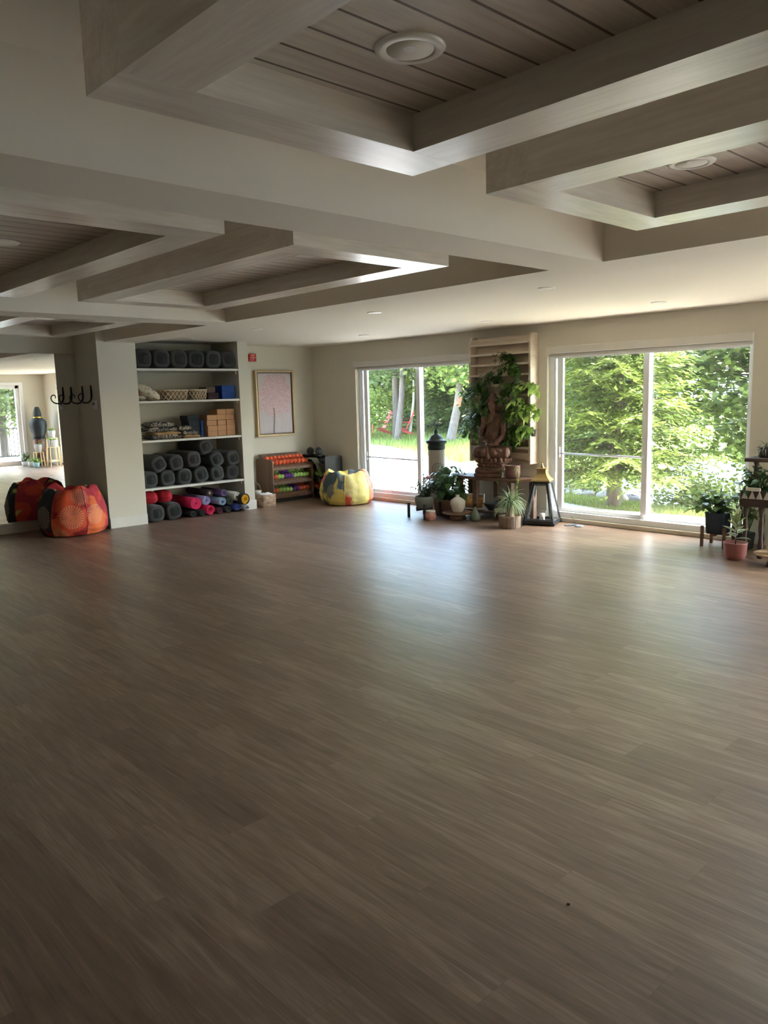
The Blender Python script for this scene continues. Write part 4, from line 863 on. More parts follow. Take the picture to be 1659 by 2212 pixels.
for z in (2.285, 2.155, 2.02, 1.885, 1.75, 1.62, 1.485, 1.35, 1.21, 1.07, .94):
    MB().box((rkx0+.031, RY+.002, z-.018), (rkx1-.031, YB-.036, z+.006)).build('ledge', M_ledge, t)
for z in (2.33, .84, ): MB().box((rkx0+.031, RY+.04, z-.05), (rkx1-.031, RY+.055, z+.03)).build('front_board', M_pal, t)
M_potd = plain('dark grey plastic pot', lin(46, 50, 52), .6); M_pothos = leafmat('pothos leaves', lin(38, 66, 36), lin(92, 124, 60), .25, .4, 9)
M_pothosl = leafmat('light variegated pothos leaves', lin(84, 118, 50), lin(168, 190, 104), .35, .4, 9)
M_stem = plain('green plant stem', lin(84, 104, 58), .6); M_soil = plain('dark potting soil', lin(44, 36, 30), 1)
def vines(fol, stm, o, n, ln, ls, r, spread=.16, out=.10, ymin=None):
    for k in range(n):
        a = r.uniform(-1, 1); p = Vector(o); pts = [p.copy()]; d = Vector((a*.9, -r.uniform(.4, 1.0), r.uniform(.3, 1.0))).normalized(); L = ln*r.uniform(.45, 1.0); m = max(4, int(L/.05))
        for i in range(m):
            d = (d+Vector((r.uniform(-.25, .25)+a*.05, r.uniform(-.12, .16), -.38))).normalized(); p = p+d*L/m
            p.y = min(p.y, o[1]+.03); pts.append(p.copy())
            for q in range(2 if i % 2 else 1):
                ld = Vector((r.uniform(-1, 1), -r.uniform(.1, .9), r.uniform(-.6, .4))); fol.leaf(p+ld*.015, ld, (0, -.5, 1), ls*r.uniform(.7, 1.2), ls*.68*r.uniform(.8, 1.15), .5)
        stm.tube(pts, .0028, 4, caps=False)
def rack_plant(x, z, n, ln, ls, label, mat, seed, w=.09):
    r = random.Random(seed); y = RY+.055; t = thing('pothos_plant', label, 'plant', (x, y, z), 'trailing plants in the wall rack')
    MB().lathe([(.035, .008), (.048, .09), (.052, .095), (.046, .09), (.03, .08), (0, .08)], (x, y, z), 18).build('pot', M_potd, t)
    f, s_ = MB(), MB(); vines(f, s_, (x, y-.01, z+.10), n, ln, ls, r); f.build('foliage', mat, t); s_.build('stems', M_stem, t)
for i, (x, z, n, ln, ls, m, l) in enumerate((
    (-6.33, 2.028, 12, .22, .062, M_pothos, 'small pothos at the very top of the rack foliage'),
    (-6.28, 1.893, 18, .30, .07, M_pothos, 'pothos on the fourth ledge, below the top one'),
    (-6.58, 1.758, 12, .24, .06, M_pothos, 'pothos above and left of the statue head, trailing from the rack'),
    (-6.2, 1.628, 22, .36, .075, M_pothos, 'full pothos in the rack above and right of the statue head'),
    (-6.0, 1.628, 9, .24, .085, M_pothosl, 'light green pothos hanging over the right edge of the rack, upper'),
    (-6.80, 1.628, 20, .50, .07, M_pothos, 'pothos trailing down the upper left edge of the rack'),
    (-6.80, 1.218, 24, .48, .07, M_pothos, 'pothos trailing down the lower left edge beside the statue'),
    (-6.68, 1.358, 24, .42, .065, M_pothos, 'dark pothos behind the left shoulder of the statue'),
    (-6.16, 1.358, 20, .34, .07, M_pothos, 'dark pothos behind the right shoulder of the statue'),
    (-6.03, 1.358, 13, .34, .09, M_pothosl, 'pale variegated pothos right of the statue, middle of the rack'),
    (-6.12, 1.078, 22, .32, .07, M_pothos, 'dense dark pothos right of the statue at elbow height'),
    (-5.99, 1.078, 10, .26, .085, M_pothosl, 'bright green pothos tips over the lower right edge of the rack'),
    (-6.3, .948, 14, .24, .065, M_pothos, 'low pothos right of the statue, bottom of the rack foliage'))):
    rack_plant(x, z, n, ln, ls, l, m, 60+i)
# ---------------------------------------------------------------- console table
M_tab = wood('worn driftwood brown', lin(84, 62, 50), lin(128, 98, 80), .55, axis=0, sc=1.0)
t = thing('console_table', 'low brown wooden console table with live edge top under the statue', 'table', (-6.5, 8.1, 0))
top = [(-7.10, 8.27), (-7.13, 8.05), (-6.98, 7.93), (-6.7, 7.88), (-6.4, 7.87), (-6.12, 7.86), (-5.98, 7.88), (-5.90, 7.98), (-5.84, 8.12), (-5.86, 8.27)]
MB().prism(top, .515, .56).build('table_top', M_tab, t, bevel=.01)
low = [(-7.05, 8.26), (-7.07, 8.03), (-6.7, 7.93), (-6.12, 7.90), (-5.96, 8.05), (-5.92, 8.26)]
MB().prism(low, .085, .11).build('lower_shelf', M_tab, t, bevel=.006)
for x, y in ((-7.02, 8.0), (-6.72, 7.985), (-6.10, 7.93), (-5.93, 8.17), (-7.0, 8.22), (-6.55, 8.22)):
    MB().box((x-.035, y-.035, 0), (x+.035, y+.035, .515)).build('leg', M_tab, t, bevel=.004)
# ---------------------------------------------------------------- seated statue
g = N('carved reddish brown wood'); v = g.obj(); gr = g.noise(g.scale(v, (4, 4, 16)), 1.5, 5, .6, .8)
M_carv = g.bsdf(g.ramp(gr, [(.3, lin(80, 54, 43)), (.7, lin(128, 92, 74))]), .55, 0, gr, .4, .004)
g = N('carved wood snail curls'); v = g.obj(); M_curl = g.bsdf(g.mix(g.voro(v, 55), lin(70, 48, 38), lin(120, 86, 68)), .6, 0, g.math('MULTIPLY', g.voro(v, 62), -1.0), .8, .010)
g = N('carved pleated robe'); v = g.obj(); x, y, z = g.sep(v)
pl = g.math('SINE', g.math('ADD', g.math('MULTIPLY', g.math('ADD', x, g.math('MULTIPLY', z, .28)), 330), g.math('MULTIPLY', g.noise(v, 4), 5)))
M_robe = g.bsdf(g.ramp(g.noise(g.scale(v, (14, 6, 4)), 1.5, 5), [(.3, lin(82, 56, 44)), (.7, lin(130, 94, 76))]), .55, 0, pl, .3, .003)
SX, SY, SZ = -6.475, 8.05, .56; st = thing('buddha_statue', 'carved wooden seated meditating figure on a tiered lotus pedestal', 'statue', (SX, SY, SZ), rz=math.radians(14))
def cap(b, p, q, r0, r1, k=7):
    p, q = Vector(p), Vector(q)
    for i in range(k+1): s_ = i/k; r_ = r0+(r1-r0)*s_; b.ell(p+(q-p)*s_, (r_,)*3, 12, 8)
def remesh(o, vox, sm=6):
    m = o.modifiers.new('fuse', 'REMESH'); m.mode = 'VOXEL'; m.voxel_size = vox; m.use_smooth_shade = True
    s_ = o.modifiers.new('soften', 'SMOOTH'); s_.factor = .5; s_.iterations = sm
# local frame: +x viewer's right, -y towards the viewer, origin on the table top
b = MB()
b.ell((0, 0, .66), (.125, .075, .16)); b.ell((0, .0, .52), (.118, .085, .13)); b.ell((0, 0, .40), (.135, .10, .09)); b.ell((0, -.012, .72), (.12, .065, .07))
b.ell((-.07, -.03, .70), (.06, .045, .05)); b.ell((.07, -.03, .70), (.06, .045, .05)); cap(b, (0, 0, .78), (0, -.005, .86), .045, .04)
cap(b, (-.02, 0, .80), (-.13, 0, .765), .045, .052); cap(b, (.02, 0, .80), (.135, 0, .765), .045, .052)
# viewer's left arm: raised hand at the chest
cap(b, (-.14, 0, .76), (-.185, -.04, .56), .05, .043); cap(b, (-.185, -.04, .56), (-.12, -.12, .66), .041, .028)
# viewer's right arm: down into the lap
cap(b, (.145, 0, .76), (.205, -.02, .55), .052, .045); cap(b, (.205, -.02, .55), (.10, -.15, .44), .042, .03)
# hips and crossed legs
b.ell((0, .01, .34), (.19, .13, .09)); cap(b, (-.10, .02, .345), (-.25, -.08, .325), .088, .072, 9); cap(b, (.10, .02, .345), (.25, -.08, .325), .088, .072, 9)
cap(b, (-.25, -.09, .31), (.10, -.17, .335), .062, .046, 10); cap(b, (.25, -.09, .31), (-.10, -.165, .315), .062, .046, 10)
b.ell((.15, -.165, .36), (.075, .035, .022)); b.ell((-.14, -.16, .345), (.07, .035, .022))
b.ell((0, -.10, .30), (.20, .09, .045))
cap(b, (0, -.17, .33), (0, -.18, .26), .035, .028)
o = b.build('body', M_robe, st); remesh(o, .008)
# head
b = MB(); b.ell((0, 0, .945), (.072, .08, .10)); b.ell((0, -.03, .905), (.056, .052, .058)); b.ell((0, -.052, .868), (.026, .024, .022))
cap(b, (0, -.074, .965), (0, -.096, .925), .008, .0135, 5); b.ell((-.011, -.087, .921), (.009, .008, .007)); b.ell((.011, -.087, .921), (.009, .008, .007))
for sx in (-1, 1):
    b.ell((sx*.029, -.070, .958), (.021, .012, .010)); b.ell((sx*.03, -.068, .978), (.025, .013, .006)); b.ell((sx*.036, -.055, .918), (.022, .022, .024))
    b.ell((sx*.075, .0, .935), (.010, .02, .040)); b.ell((sx*.077, -.004, .895), (.009, .014, .028))
b.ell((0, -.083, .895), (.021, .010, .0055)); b.ell((0, -.080, .884), (.017, .010, .006))
cap(b, (0, -.005, .90), (0, 0, .82), .046, .05, 5)
o = b.build('head', M_carv, st); remesh(o, .0045, 3)
b = MB(); b.ell((0, .012, .985), (.079, .083, .075)); b.ell((0, .012, 1.055), (.048, .05, .045)); b.ell((0, .012, 1.10), (.020, .020, .028))
rg = random.Random(2)
for i in range(9):
    ph = .15+i*.17; n = max(3, int(26*math.sin(ph)))
    for j in range(n):
        a = 2*PI*j/n+i*.3; p = Vector((.079*math.sin(ph)*math.cos(a), .012+.083*math.sin(ph)*math.sin(a), .985+.075*math.cos(ph)))
        if p.y < -.045 and p.z < .985: continue
        b.ell(p, (.0095,)*3, 7, 5)
b.build('hair_curls', M_curl, st)
# raised hand: palm, fingers, thumb
b = MB(); b.ell((-.112, -.132, .70), (.028, .016, .034))
for k, (dx, L) in enumerate(((-.021, .052), (-.007, .060), (.007, .055), (.020, .043))): cap(b, (-.112+dx, -.132, .722), (-.112+dx*1.15, -.128, .722+L), .0078, .006, 5)
cap(b, (-.086, -.138, .69), (-.068, -.148, .725), .010, .007, 4); cap(b, (-.13, -.115, .645), (-.115, -.13, .69), .024, .022, 4)
o = b.build('raised_hand', M_carv, st); remesh(o, .004, 2)
b = MB(); b.ell((.06, -.165, .43), (.045, .03, .017))
for k in range(4): cap(b, (.04, -.155-.012*k, .437), (-.03+.006*k, -.165-.012*k, .442-.004*k), .0085, .0065, 5)
cap(b, (.05, -.148, .447), (.005, -.14, .462), .010, .0075, 4)
o = b.build('resting_hand', M_carv, st); remesh(o, .004, 2)
# robe: shoulder drape, sash and hem folds
b = MB()
for k in range(7): b.tube([(.155-.016*k, -.03-.006*k, .80-.002*k), (.12-.020*k, -.082, .70), (.03-.018*k, -.095, .58), (-.06-.010*k, -.088, .49)], [.005, .007, .007, .004], 6)
for k in range(5): b.tube([(.20+.008*k-.02, -.052-.004*k, .70-.05*k), (.215, -.02, .64-.05*k), (.20, .02, .62-.05*k)], .006, 6)
b.tube([(-.13, -.06, .47), (-.06, -.10, .455), (.02, -.105, .46), (.10, -.09, .475), (.14, -.05, .50)], .011, 8)
for sx in (-1, 1):
    for k in range(4): b.tube([(sx*(.08+.03*k), -.11-.004*k, .405), (sx*(.16+.03*k), -.145+.012*k, .365), (sx*(.20+.03*k), -.125+.022*k, .30-.006*k)], .006, 6)
b.tube([(-.02, -.19, .40), (0, -.205, .32), (.01, -.20, .26)], [.018, .022, .03], 8)
o = b.build('robe_folds', M_robe, st)
# pedestal tiers
b = MB()
for (z0, z1, rx, ry, k) in ((0, .05, .30, .20, 8), (.05, .10, .285, .19, 8), (.10, .125, .262, .175, 8), (.125, .185, .235, .155, 6), (.185, .205, .262, .175, 8)):
    b.lathe([(.97, 0), (1, .2*(z1-z0)), (1, .8*(z1-z0)), (.97, z1-z0)], (0, 0, z0), 48, sq=3.5, rx=rx, ry=ry)
b.build('pedestal', M_carv, st)
b = MB(); 
for row, (zz, rr, up) in enumerate(((.205, 1.0, 1), (.10, 1.02, -1))):
    if row: b.build('upper_petals', M_carv, st); b = MB()
    for j in range(22):
        a = 2*PI*(j+.5*row)/22; q = (abs(math.cos(a))**3.5+abs(math.sin(a))**3.5)**(-1/3.5); x, y = .25*q*math.cos(a)*rr, .165*q*math.sin(a)*rr
        b.ell((x, y, zz+up*.018), (.036, .024, .034), 10, 6)
b.build('lower_petals', M_carv, st); 
b = MB()
for j in range(16):
    a = 2*PI*j/16; q = (abs(math.cos(a))**3.5+abs(math.sin(a))**3.5)**(-1/3.5); b.ell((.238*q*math.cos(a), .158*q*math.sin(a), .155), (.028, .014, .018), 8, 6)
b.build('carved_frieze', M_carv, st)
st.scale = (.83, .86, 1.0)
# ---------------------------------------------------------------- on and under the table
M_clay = plain('plum brown glazed ceramic', lin(112, 78, 76), .35, var=.08)
def pot_plant_trail():
    x, y = -6.095, 7.965; t = thing('potted_plant', 'plum ceramic pot with a long vine trailing off the table corner', 'plant', (x, y, .56))
    b = MB(); b.lathe([(.07, 0), (.09, .012), (.096, .06), (.094, .16), (.098, .168), (.088, .168), (.086, .15), (0, .148)], (x, y, .562), 32); b.build('pot', M_clay, t)
    f, s_ = MB(), MB(); r = random.Random(9)
    for k in range(14): a = r.uniform(0, 2*PI); f.leaf((x+.05*math.cos(a), y+.05*math.sin(a), .72), (math.cos(a), math.sin(a), .6), (0, 0, 1), .05, .035, .8)
    for side, path in ((1, [(.06, -.04, .165), (.12, -.05, .14), (.125, -.06, .0), (.12, -.08, -.12), (.14, -.07, -.24), (.12, -.09, -.36), (.13, -.08, -.46)]), (-1, [(-.06, -.04, .165), (-.12, -.04, .12), (-.15, -.07, .02), (-.16, -.09, -.05)])):
        pts = [Vector((x+a, y+c, .562+d)) for a, c, d in path]; s_.tube(pts, .003, 5, caps=False)
        for i in range(len(pts)-1):
            for q in range(7):
                p = pts[i].lerp(pts[i+1], q/7); d = Vector((r.uniform(-1, 1), r.uniform(-1, .2), r.uniform(-.7, .3))); f.leaf(p, d, (0, 0, 1), .04*r.uniform(.7, 1.2), .026, .6)
    f.build('foliage', M_pothosl, t); s_.build('stems', M_stem, t)
pot_plant_trail()
M_cer = plain('white ceramic', lin(216, 212, 204), .3)
t = thing('figurine', 'small white seated figurine between the statue pedestal and the plum pot', 'figurine', (-6.22, 7.93, .56))
b = MB(); b.ell((-6.22, 7.93, .578), (.03, .025, .018)); b.ell((-6.22, 7.93, .615), (.02, .017, .035)); b.ell((-6.22, 7.927, .66), (.015, .015, .018)); o = b.build('body', M_cer, t); remesh(o, .0035, 2)
MB().lathe([(.03, 0), (.032, .003), (.03, .006)], (-6.22, 7.93, .5605), 20).build('base', M_clay, t)
t = thing('black_bowl', 'black ceramic bowl on the lower shelf of the table', 'bowl', (-6.5, 8.05, .11))
MB().lathe([(.05, 0), (.055, .008), (.10, .06), (.118, .095), (.110, .095), (.09, .06), (.04, .02), (0, .02)], (-6.5, 8.05, .11), 36).build('bowl', plain('black ceramic', lin(40, 42, 44), .35), t)
MB().lathe([(.119, .082), (.123, .088), (.119, .096)], (-6.5, 8.05, .11), 36).build('rim', plain('black ceramic rim', lin(58, 60, 62), .3), t)
t = thing('book', 'cream covered book lying on the lower shelf right of the black bowl', 'book', (-6.3, 8.0, .11))
MB().box((-6.37, 7.93, .112), (-6.21, 8.06, .118)).build('cover', M_cer, t); MB().box((-6.367, 7.935, .118), (-6.215, 8.057, .142)).build('pages', plain('book pages', lin(214, 208, 194), .9), t); MB().box((-6.37, 7.93, .142), (-6.21, 8.06, .147)).build('cover', M_cer, t)
# small framed picture leaning on the lower shelf
t = thing('small_picture', 'small white framed picture of a golden landscape leaning on the lower shelf', 'picture', (-6.74, 7.96, .11), rz=math.radians(18))
b = MB(); w, h = .145, .105
for a, c in (((-w, -h), (w, -h+.016)), ((-w, h-.016), (w, h)), ((-w, -h+.016), (-w+.016, h-.016)), ((w-.016, -h+.016), (w, h-.016))): b.box((a[0], -.01, a[1]+h), (c[0], .008, c[1]+h))
fo = b.build('frame', M_white, t, bevel=.002)
g = N('golden landscape picture'); v = g.obj(); x, y, z = g.sep(v); n_ = g.noise(v, 14, 5)
M_pic = g.bsdf(g.ramp(g.math('ADD', g.math('MULTIPLY', z, 2.6), g.math('MULTIPLY', n_, .7)), [(.25, lin(70, 74, 84)), (.5, lin(150, 108, 66)), (.7, lin(206, 160, 90)), (.9, lin(120, 120, 140))]), .6)
po = MB().box((-w+.014, -.002, .014), (w-.014, .004, 2*h-.014)).build('picture_sheet', M_pic, t); t.rotation_euler = (-.12, 0, math.radians(18))
# teardrop vase, cake stand with white vase, pink candle holder
def lathe_thing(name, label, cat, c, parts, n=32):
    t = thing(name, label, cat, c)
    for nm, prof, m, kw in parts: MB().lathe(prof, c, n, **kw).build(nm, m, t)
    return t
M_green = plain('crackled grey green glaze', lin(118, 132, 118), .3, var=.2, sc=30)
lathe_thing('teardrop_vase', 'grey green teardrop bottle with a dark stopper on the floor', 'vase', (-6.55, 7.76, 0), [('body', [(.05, 0), (.064, .01), (.068, .04), (.055, .09), (.03, .14), (.014, .175), (.012, .185)], M_green, {}), ('stopper', [(.012, .185), (.014, .19), (.02, .205), (.022, .215), (.012, .222), (0, .224)], M_black, {})])
M_std = wood('dark turned wood', lin(100, 76, 60), lin(140, 110, 88), .45, axis=0)
lathe_thing('cake_stand', 'round wooden pedestal stand carrying the white vase', 'stand', (-6.80, 7.70, 0), [('round_plate', [(0, .078), (.19, .078), (.2, .084), (.2, .096), (.19, .10), (0, .10)], M_std, {}), ('pedestal', [(.11, 0), (.115, .01), (.10, .05), (.095, .078)], M_std, {})], 40)
lathe_thing('white_vase', 'matt white bottle shaped vase with narrow neck on the round wooden stand', 'vase', (-6.80, 7.70, .10), [('body', [(.062, 0), (.066, .008), (.075, .02), (.098, .09), (.1, .13), (.085, .165), (.045, .19), (.026, .2), (.024, .222), (.03, .228), (.024, .226), (.02, .2), (0, .19)], M_cer, {})])
g = N('pink pierced ceramic'); v = g.obj(); vv_ = g.voro(g.scale(v, (1, 1, 1)), 55, rnd=.15); M_pkc = g.bsdf(g.mix(g.math('LESS_THAN', vv_, .28), lin(196, 128, 116), lin(240, 226, 206)), .5)
lathe_thing('candle_holder', 'pink ceramic candle holder with a ring of pierced holes on the floor', 'candle holder', (-7.04, 7.43, 0), [('cup', [(.05, 0), (.062, .01), (.075, .05), (.07, .09), (.06, .105), (.054, .1), (.05, .03), (0, .03)], M_pkc, {}), ('glass_rim', [(.058, .100), (.064, .110), (.064, .13), (.06, .13), (.054, .104)], M_cer, {})])
# plant with grey pot on black stand
M_blkw = plain('black stained wood', lin(48, 44, 44), .5); M_gpot = plain('sage grey pot', lin(128, 136, 132), .6)
def stand(t, x, y, s_, h, top, m):
    for sx in (-1, 1):
        for sy in (-1, 1): MB().box((x+sx*s_-.014, y+sy*s_-.014, 0), (x+sx*s_+.014, y+sy*s_+.014, top)).build('leg', m, t, bevel=.002)
    MB().box((x-s_, y-.012, h-.012), (x+s_, y+.012, h+.012)).build('cross_bar', m, t); MB().box((x-.012, y-s_, h-.012), (x+.012, y+s_, h+.0119)).build('cross_bar', m, t)
x, y = -7.30, 7.58
t = thing('plant_stand', 'black wooden plant stand with a grey pot, left of the round wooden stand', 'plant stand', (x, y, 0)); stand(t, x, y, .15, .11, .2, M_blkw)
M_fine = leafmat('small dark leaves', lin(40, 60, 44), lin(86, 104, 78), .25, .5, 8)
t = thing('potted_plant', 'small leaved bushy plant in a round grey pot on the black stand', 'plant', (x, y, .124))
MB().lathe([(.09, 0), (.105, .01), (.128, .09), (.13, .14), (.122, .16), (.114, .16), (.115, .14), (0, .138)], (x, y, .124), 32).build('pot', M_gpot, t)
f, s_ = MB(), MB(); r = random.Random(4)
for k in range(34):
    a = r.uniform(0, 2*PI); q = r.uniform(.1, 1); e = Vector((x+.17*q*math.cos(a), y+.17*q*math.sin(a), .28+r.uniform(.08, .30)*(1.1-q*.5))); b0 = Vector((x+.03*math.cos(a), y+.03*math.sin(a), .26)); md = b0.lerp(e, .5)+Vector((0, 0, .04)); s_.tube([b0, md, e], .0025, 4, caps=False)
    for i in range(13):
        p = b0.lerp(md, i/6) if i < 6 else md.lerp(e, (i-6)/6); d = Vector((r.uniform(-1, 1), r.uniform(-1, 1), r.uniform(-.3, .8))); f.leaf(p, d, (0, 0, 1), r.uniform(.045, .07), .024, .5, k=3)
f.build('foliage', M_fine, t); s_.build('stems', M_stem, t)
# big leafy flowering plant in wooden planter
x, y = -7.16, 7.93
M_terr = plain('weathered terracotta', lin(150, 112, 96), .8, var=.1)
t = thing('potted_plant', 'large leafy anthurium with one red flower in a square terracotta planter', 'plant', (x, y, .03))
MB().lathe([(.12, 0), (.15, .0), (.17, .17), (.175, .2), (.16, .2), (.155, .18), (0, .175)], (x, y, .03), 40, sq=8).build('planter', M_terr, t)
MB().box((x-.16, y-.16, .0), (x+.16, y+.16, .029)).build('tray', M_blkw, t)
M_anth = leafmat('broad glossy dark leaves', lin(40, 72, 44), lin(82, 118, 66), .25, .3, 5)
f, s_ = MB(), MB(); r = random.Random(14)
for k in range(190):
    a = r.uniform(0, 2*PI); q = r.uniform(.05, 1)**.7; h = .27+r.uniform(.02, .42)*(1.15-.55*q); e = Vector((x+.30*q*math.cos(a), y+.27*q*math.sin(a), h)); e.y = min(e.y, 8.2); b0 = Vector((x+.05*math.cos(a), y+.05*math.sin(a), .2)); s_.tube([b0, b0.lerp(e, .5)+Vector((0, 0, .03)), e], .003, 4, caps=False)
    d = Vector((math.cos(a)+r.uniform(-.4, .4), math.sin(a)+r.uniform(-.4, .4), r.uniform(-.5, .5))); f.leaf(e, d, (0, 0, 1), r.uniform(.09, .14), r.uniform(.06, .09), .6)
f.build('foliage', M_anth, t); s_.build('stems', M_stem, t)
f = MB(); p = Vector((x-.24, y-.13, .50)); f.leaf(p, (-1, -.5, .2), (0, -.6, 1), .12, .085, .3); f.leaf(p+Vector((.04, 0, .02)), (.3, -.6, .8), (0, -1, .3), .09, .07, .2); f.tube([p, p+Vector((-.03, -.03, .06))], .006, 6); f.tube([p, p+Vector((.12, .05, -.25))], .003, 4); f.build('red_flower', plain('red waxy flower', lin(206, 66, 66), .4), t)
f = MB(); f.leaf((x+.05, y-.24, .47), (.6, -.5, .1), (0, -.5, 1), .10, .05, .2); f.build('pale_leaf', plain('pale blue decorative leaf', lin(150, 182, 214), .5), t)
# tall pillar lantern with mandala pattern
x, y = -7.56, 8.12
g = N('cream pillar with mandala stencils'); v = g.obj(); vx, vy, vz = g.sep(v); tot = None
for ca, cz, R in ((-PI/2-.55, -.06, .13), (-PI/2+.75, -.28, .12), (-PI/2-.5, -.42, .12), (-PI/2+.9, .1, .1), (PI/2, -.1, .13)):
    an = g.math('SUBTRACT', g.math('ARCTAN2', vy, vx), ca); a = g.math('MULTIPLY', an, .12); c_ = g.math('SUBTRACT', vz, cz)
    rr = g.math('SQRT', g.math('ADD', g.math('MULTIPLY', a, a), g.math('MULTIPLY', c_, c_))); th = g.math('ARCTAN2', c_, a)
    m1 = g.math('MULTIPLY', g.math('GREATER_THAN', g.math('SINE', g.math('MULTIPLY', rr, 2*PI/.038)), .1), g.math('GREATER_THAN', g.math('SINE', g.math('MULTIPLY', th, 18)), -.1))
    m1 = g.math('MULTIPLY', m1, g.math('LESS_THAN', rr, R)); tot = m1 if tot is None else g.math('MAXIMUM', tot, m1)
M_minar = g.bsdf(g.mix(tot, lin(184, 178, 168), lin(96, 94, 96)), .6)
M_pat = plain('dark green patinated metal', lin(52, 64, 62), .5, .4)
t = thing('minaret_lantern', 'tall cream cylindrical floor lantern with dark domed lid by the left glass door', 'lantern', (x, y, .5))
MB().lathe([(.125, 0), (.125, .02), (.118, .03), (.118, .86), (.12, .875)], (x, y, .0), 40).build('pillar_body', M_minar, t)
MB().lathe([(.122, .875), (.124, .90), (.127, .905), (.127, .92), (.122, .925), (.122, .945), (.135, .96), (.152, .985), (.15, 1.0), (.125, 1.01), (.10, 1.03), (.085, 1.06), (.05, 1.09), (.028, 1.10), (.026, 1.115), (.03, 1.13), (.022, 1.15), (.01, 1.165), (.007, 1.19)], (x, y, 0), 40).build('domed_lid', M_pat, t)
b = MB(); zc = 1.225
for k in range(2):
    s_ = 1-.4*k; b.tube([(x+.042*s_*math.sin(a)*(1-.35*math.cos(a)), y, zc-.045*s_*math.cos(a)-.0) for a in [2*PI*i/20 for i in range(21)]], .004, 6, caps=False)
for k in range(6): a = PI*k/3; b.tube([(x, y, zc), (x+.02*math.cos(a), y, zc+.02*math.sin(a))], .0025, 4)
b.tube([(x, y, 1.18), (x, y, 1.20)], .005, 6); b.build('teardrop_finial', M_pat, t)
# ponytail palm
x, y = -5.86, 7.60
t = thing('ponytail_palm', 'ponytail palm in a round ribbed wooden pot in front of the table', 'plant', (x, y, 0))
b = MB(); n = 72; vs = []
b.lathe([(.12, .0), (.125, .005), (.127, .145), (.118, .15), (.112, .14), (0, .13)], (x, y, 0), 48); b.build('pot', M_std, t)
b = MB()
for k in range(40): a = 2*PI*k/40; b.beam((x+.128*math.cos(a), y+.128*math.sin(a), .006), (x+.13*math.cos(a), y+.13*math.sin(a), .148), .010, .010, (math.cos(a), math.sin(a), 0))
b.build('wooden_ribs', wood('grey brown slats', lin(116, 98, 84), lin(160, 142, 124), .7, axis=2), t); t.children[-1]['kind'] = 'stuff'
MB().lathe([(.055, .125), (.058, .14), (.05, .17), (.028, .21), (.017, .25), (.014, .285), (.012, .30)], (x, y, 0), 20).build('trunk', plain('tan swollen trunk', lin(140, 122, 104), .8, bump=.5), t)
f = MB(); r = random.Random(21); M_pony = leafmat('grey green strap leaves', lin(86, 106, 78), lin(150, 164, 124), .25, .5, 8)
for k in range(210):
    a = r.uniform(0, 2*PI); L = r.uniform(.18, .34); el = r.uniform(.2, 1.45); d = Vector((math.cos(a)*math.cos(el), math.sin(a)*math.cos(el), math.sin(el))); p = Vector((x, y, .30)); pts = [p]; n = 7
    for i in range(n): d = (d+Vector((0, 0, -.30))).normalized(); pts.append(pts[-1]+d*L/n)
    sd = Vector((-math.sin(a), math.cos(a), 0)); vs = []
    for i, q in enumerate(pts): w = .0075*(1-i/n)+.001; vs += [q-sd*w, q+sd*w]
    f.add(vs, [(2*i, 2*i+1, 2*i+3, 2*i+2) for i in range(n)], True)
f.build('foliage', M_pony, t)
# black floor lantern with gold roof
x, y = -5.73, 8.09; M_goldb = plain('antique brass', lin(172, 150, 104), .35, .8, var=.15); M_lant = plain('black lantern metal', lin(40, 42, 46), .4, .4)
t = thing('floor_lantern', 'tall black floor lantern with tapering glass sides and a brass roof', 'lantern', (x, y, 0), rz=math.radians(22))
B0, B1, H0, H1 = .185, .095, .035, .53
b = MB(); b.box((-.20, -.20, .012), (.20, .20, .035)); 
for sx in (-1, 1):
    for sy in (-1, 1): b.box((sx*.17-.025, sy*.17-.025, 0), (sx*.17+.025, sy*.17+.025, .012))
b.build('base', M_lant, t, bevel=.003)
cs = [(-1, -1), (1, -1), (1, 1), (-1, 1)]
for (a, c) in cs: MB().beam((a*B0, c*B0, H0), (a*B1, c*B1, H1), .018, .018, (a, c, 0)).build('corner_post', M_lant, t)
b = MB(); b2 = MB()
for i in range(4):
    (a, c), (d, e) = cs[i], cs[(i+1) % 4]; b.beam((a*B0, c*B0, H0+.012), (d*B0, e*B0, H0+.012), .014, .024); b2.beam((a*B1, c*B1, H1-.01), (d*B1, e*B1, H1-.01), .014, .02)
b.build('bottom_rail', M_lant, t); b2.build('top_rail', M_lant, t); MB().box((-B1-.03, -B1-.03, H1), (B1+.03, B1+.03, H1+.012)).build('top_plate', M_lant, t)
for i in range(4):
    (a, c), (d, e) = cs[i], cs[(i+1) % 4]; k = .99
    o = MB().add([(a*B0*k, c*B0*k, H0+.02), (d*B0*k, e*B0*k, H0+.02), (d*B1*k, e*B1*k, H1-.02), (a*B1*k, c*B1*k, H1-.02)], [(0, 1, 2, 3)]).build('glass_panel', M_glass, t)
dr = MB()
for sx in (-.82, .82): dr.beam((sx*B0, -B0-.004, H0+.03), (sx*B1, -B1-.004, H1-.02), .014, .012)
dr.beam((-.82*B0, -B0-.004, H0+.035), (.82*B0, -B0-.004, H0+.035), .014, .012); dr.beam((-.82*B1, -B1-.004, H1-.03), (.82*B1, -B1-.004, H1-.03), .014, .012); dr.build('door_frame', M_lant, t)
r4 = 2**.5
b = MB(); b.lathe([(.118*r4, .542), (.118*r4, .555), (.085*r4, .59), (.062*r4, .63), (.055*r4, .65)], n=4, tw=PI/4, smooth=False); b.build('roof', M_goldb, t)
b = MB(); b.lathe([(.055*r4, .65), (.055*r4, .688), (.066*r4, .69), (.066*r4, .70), (.03*r4, .708)], n=4, tw=PI/4, smooth=False); b.build('chimney_box', M_goldb, t)
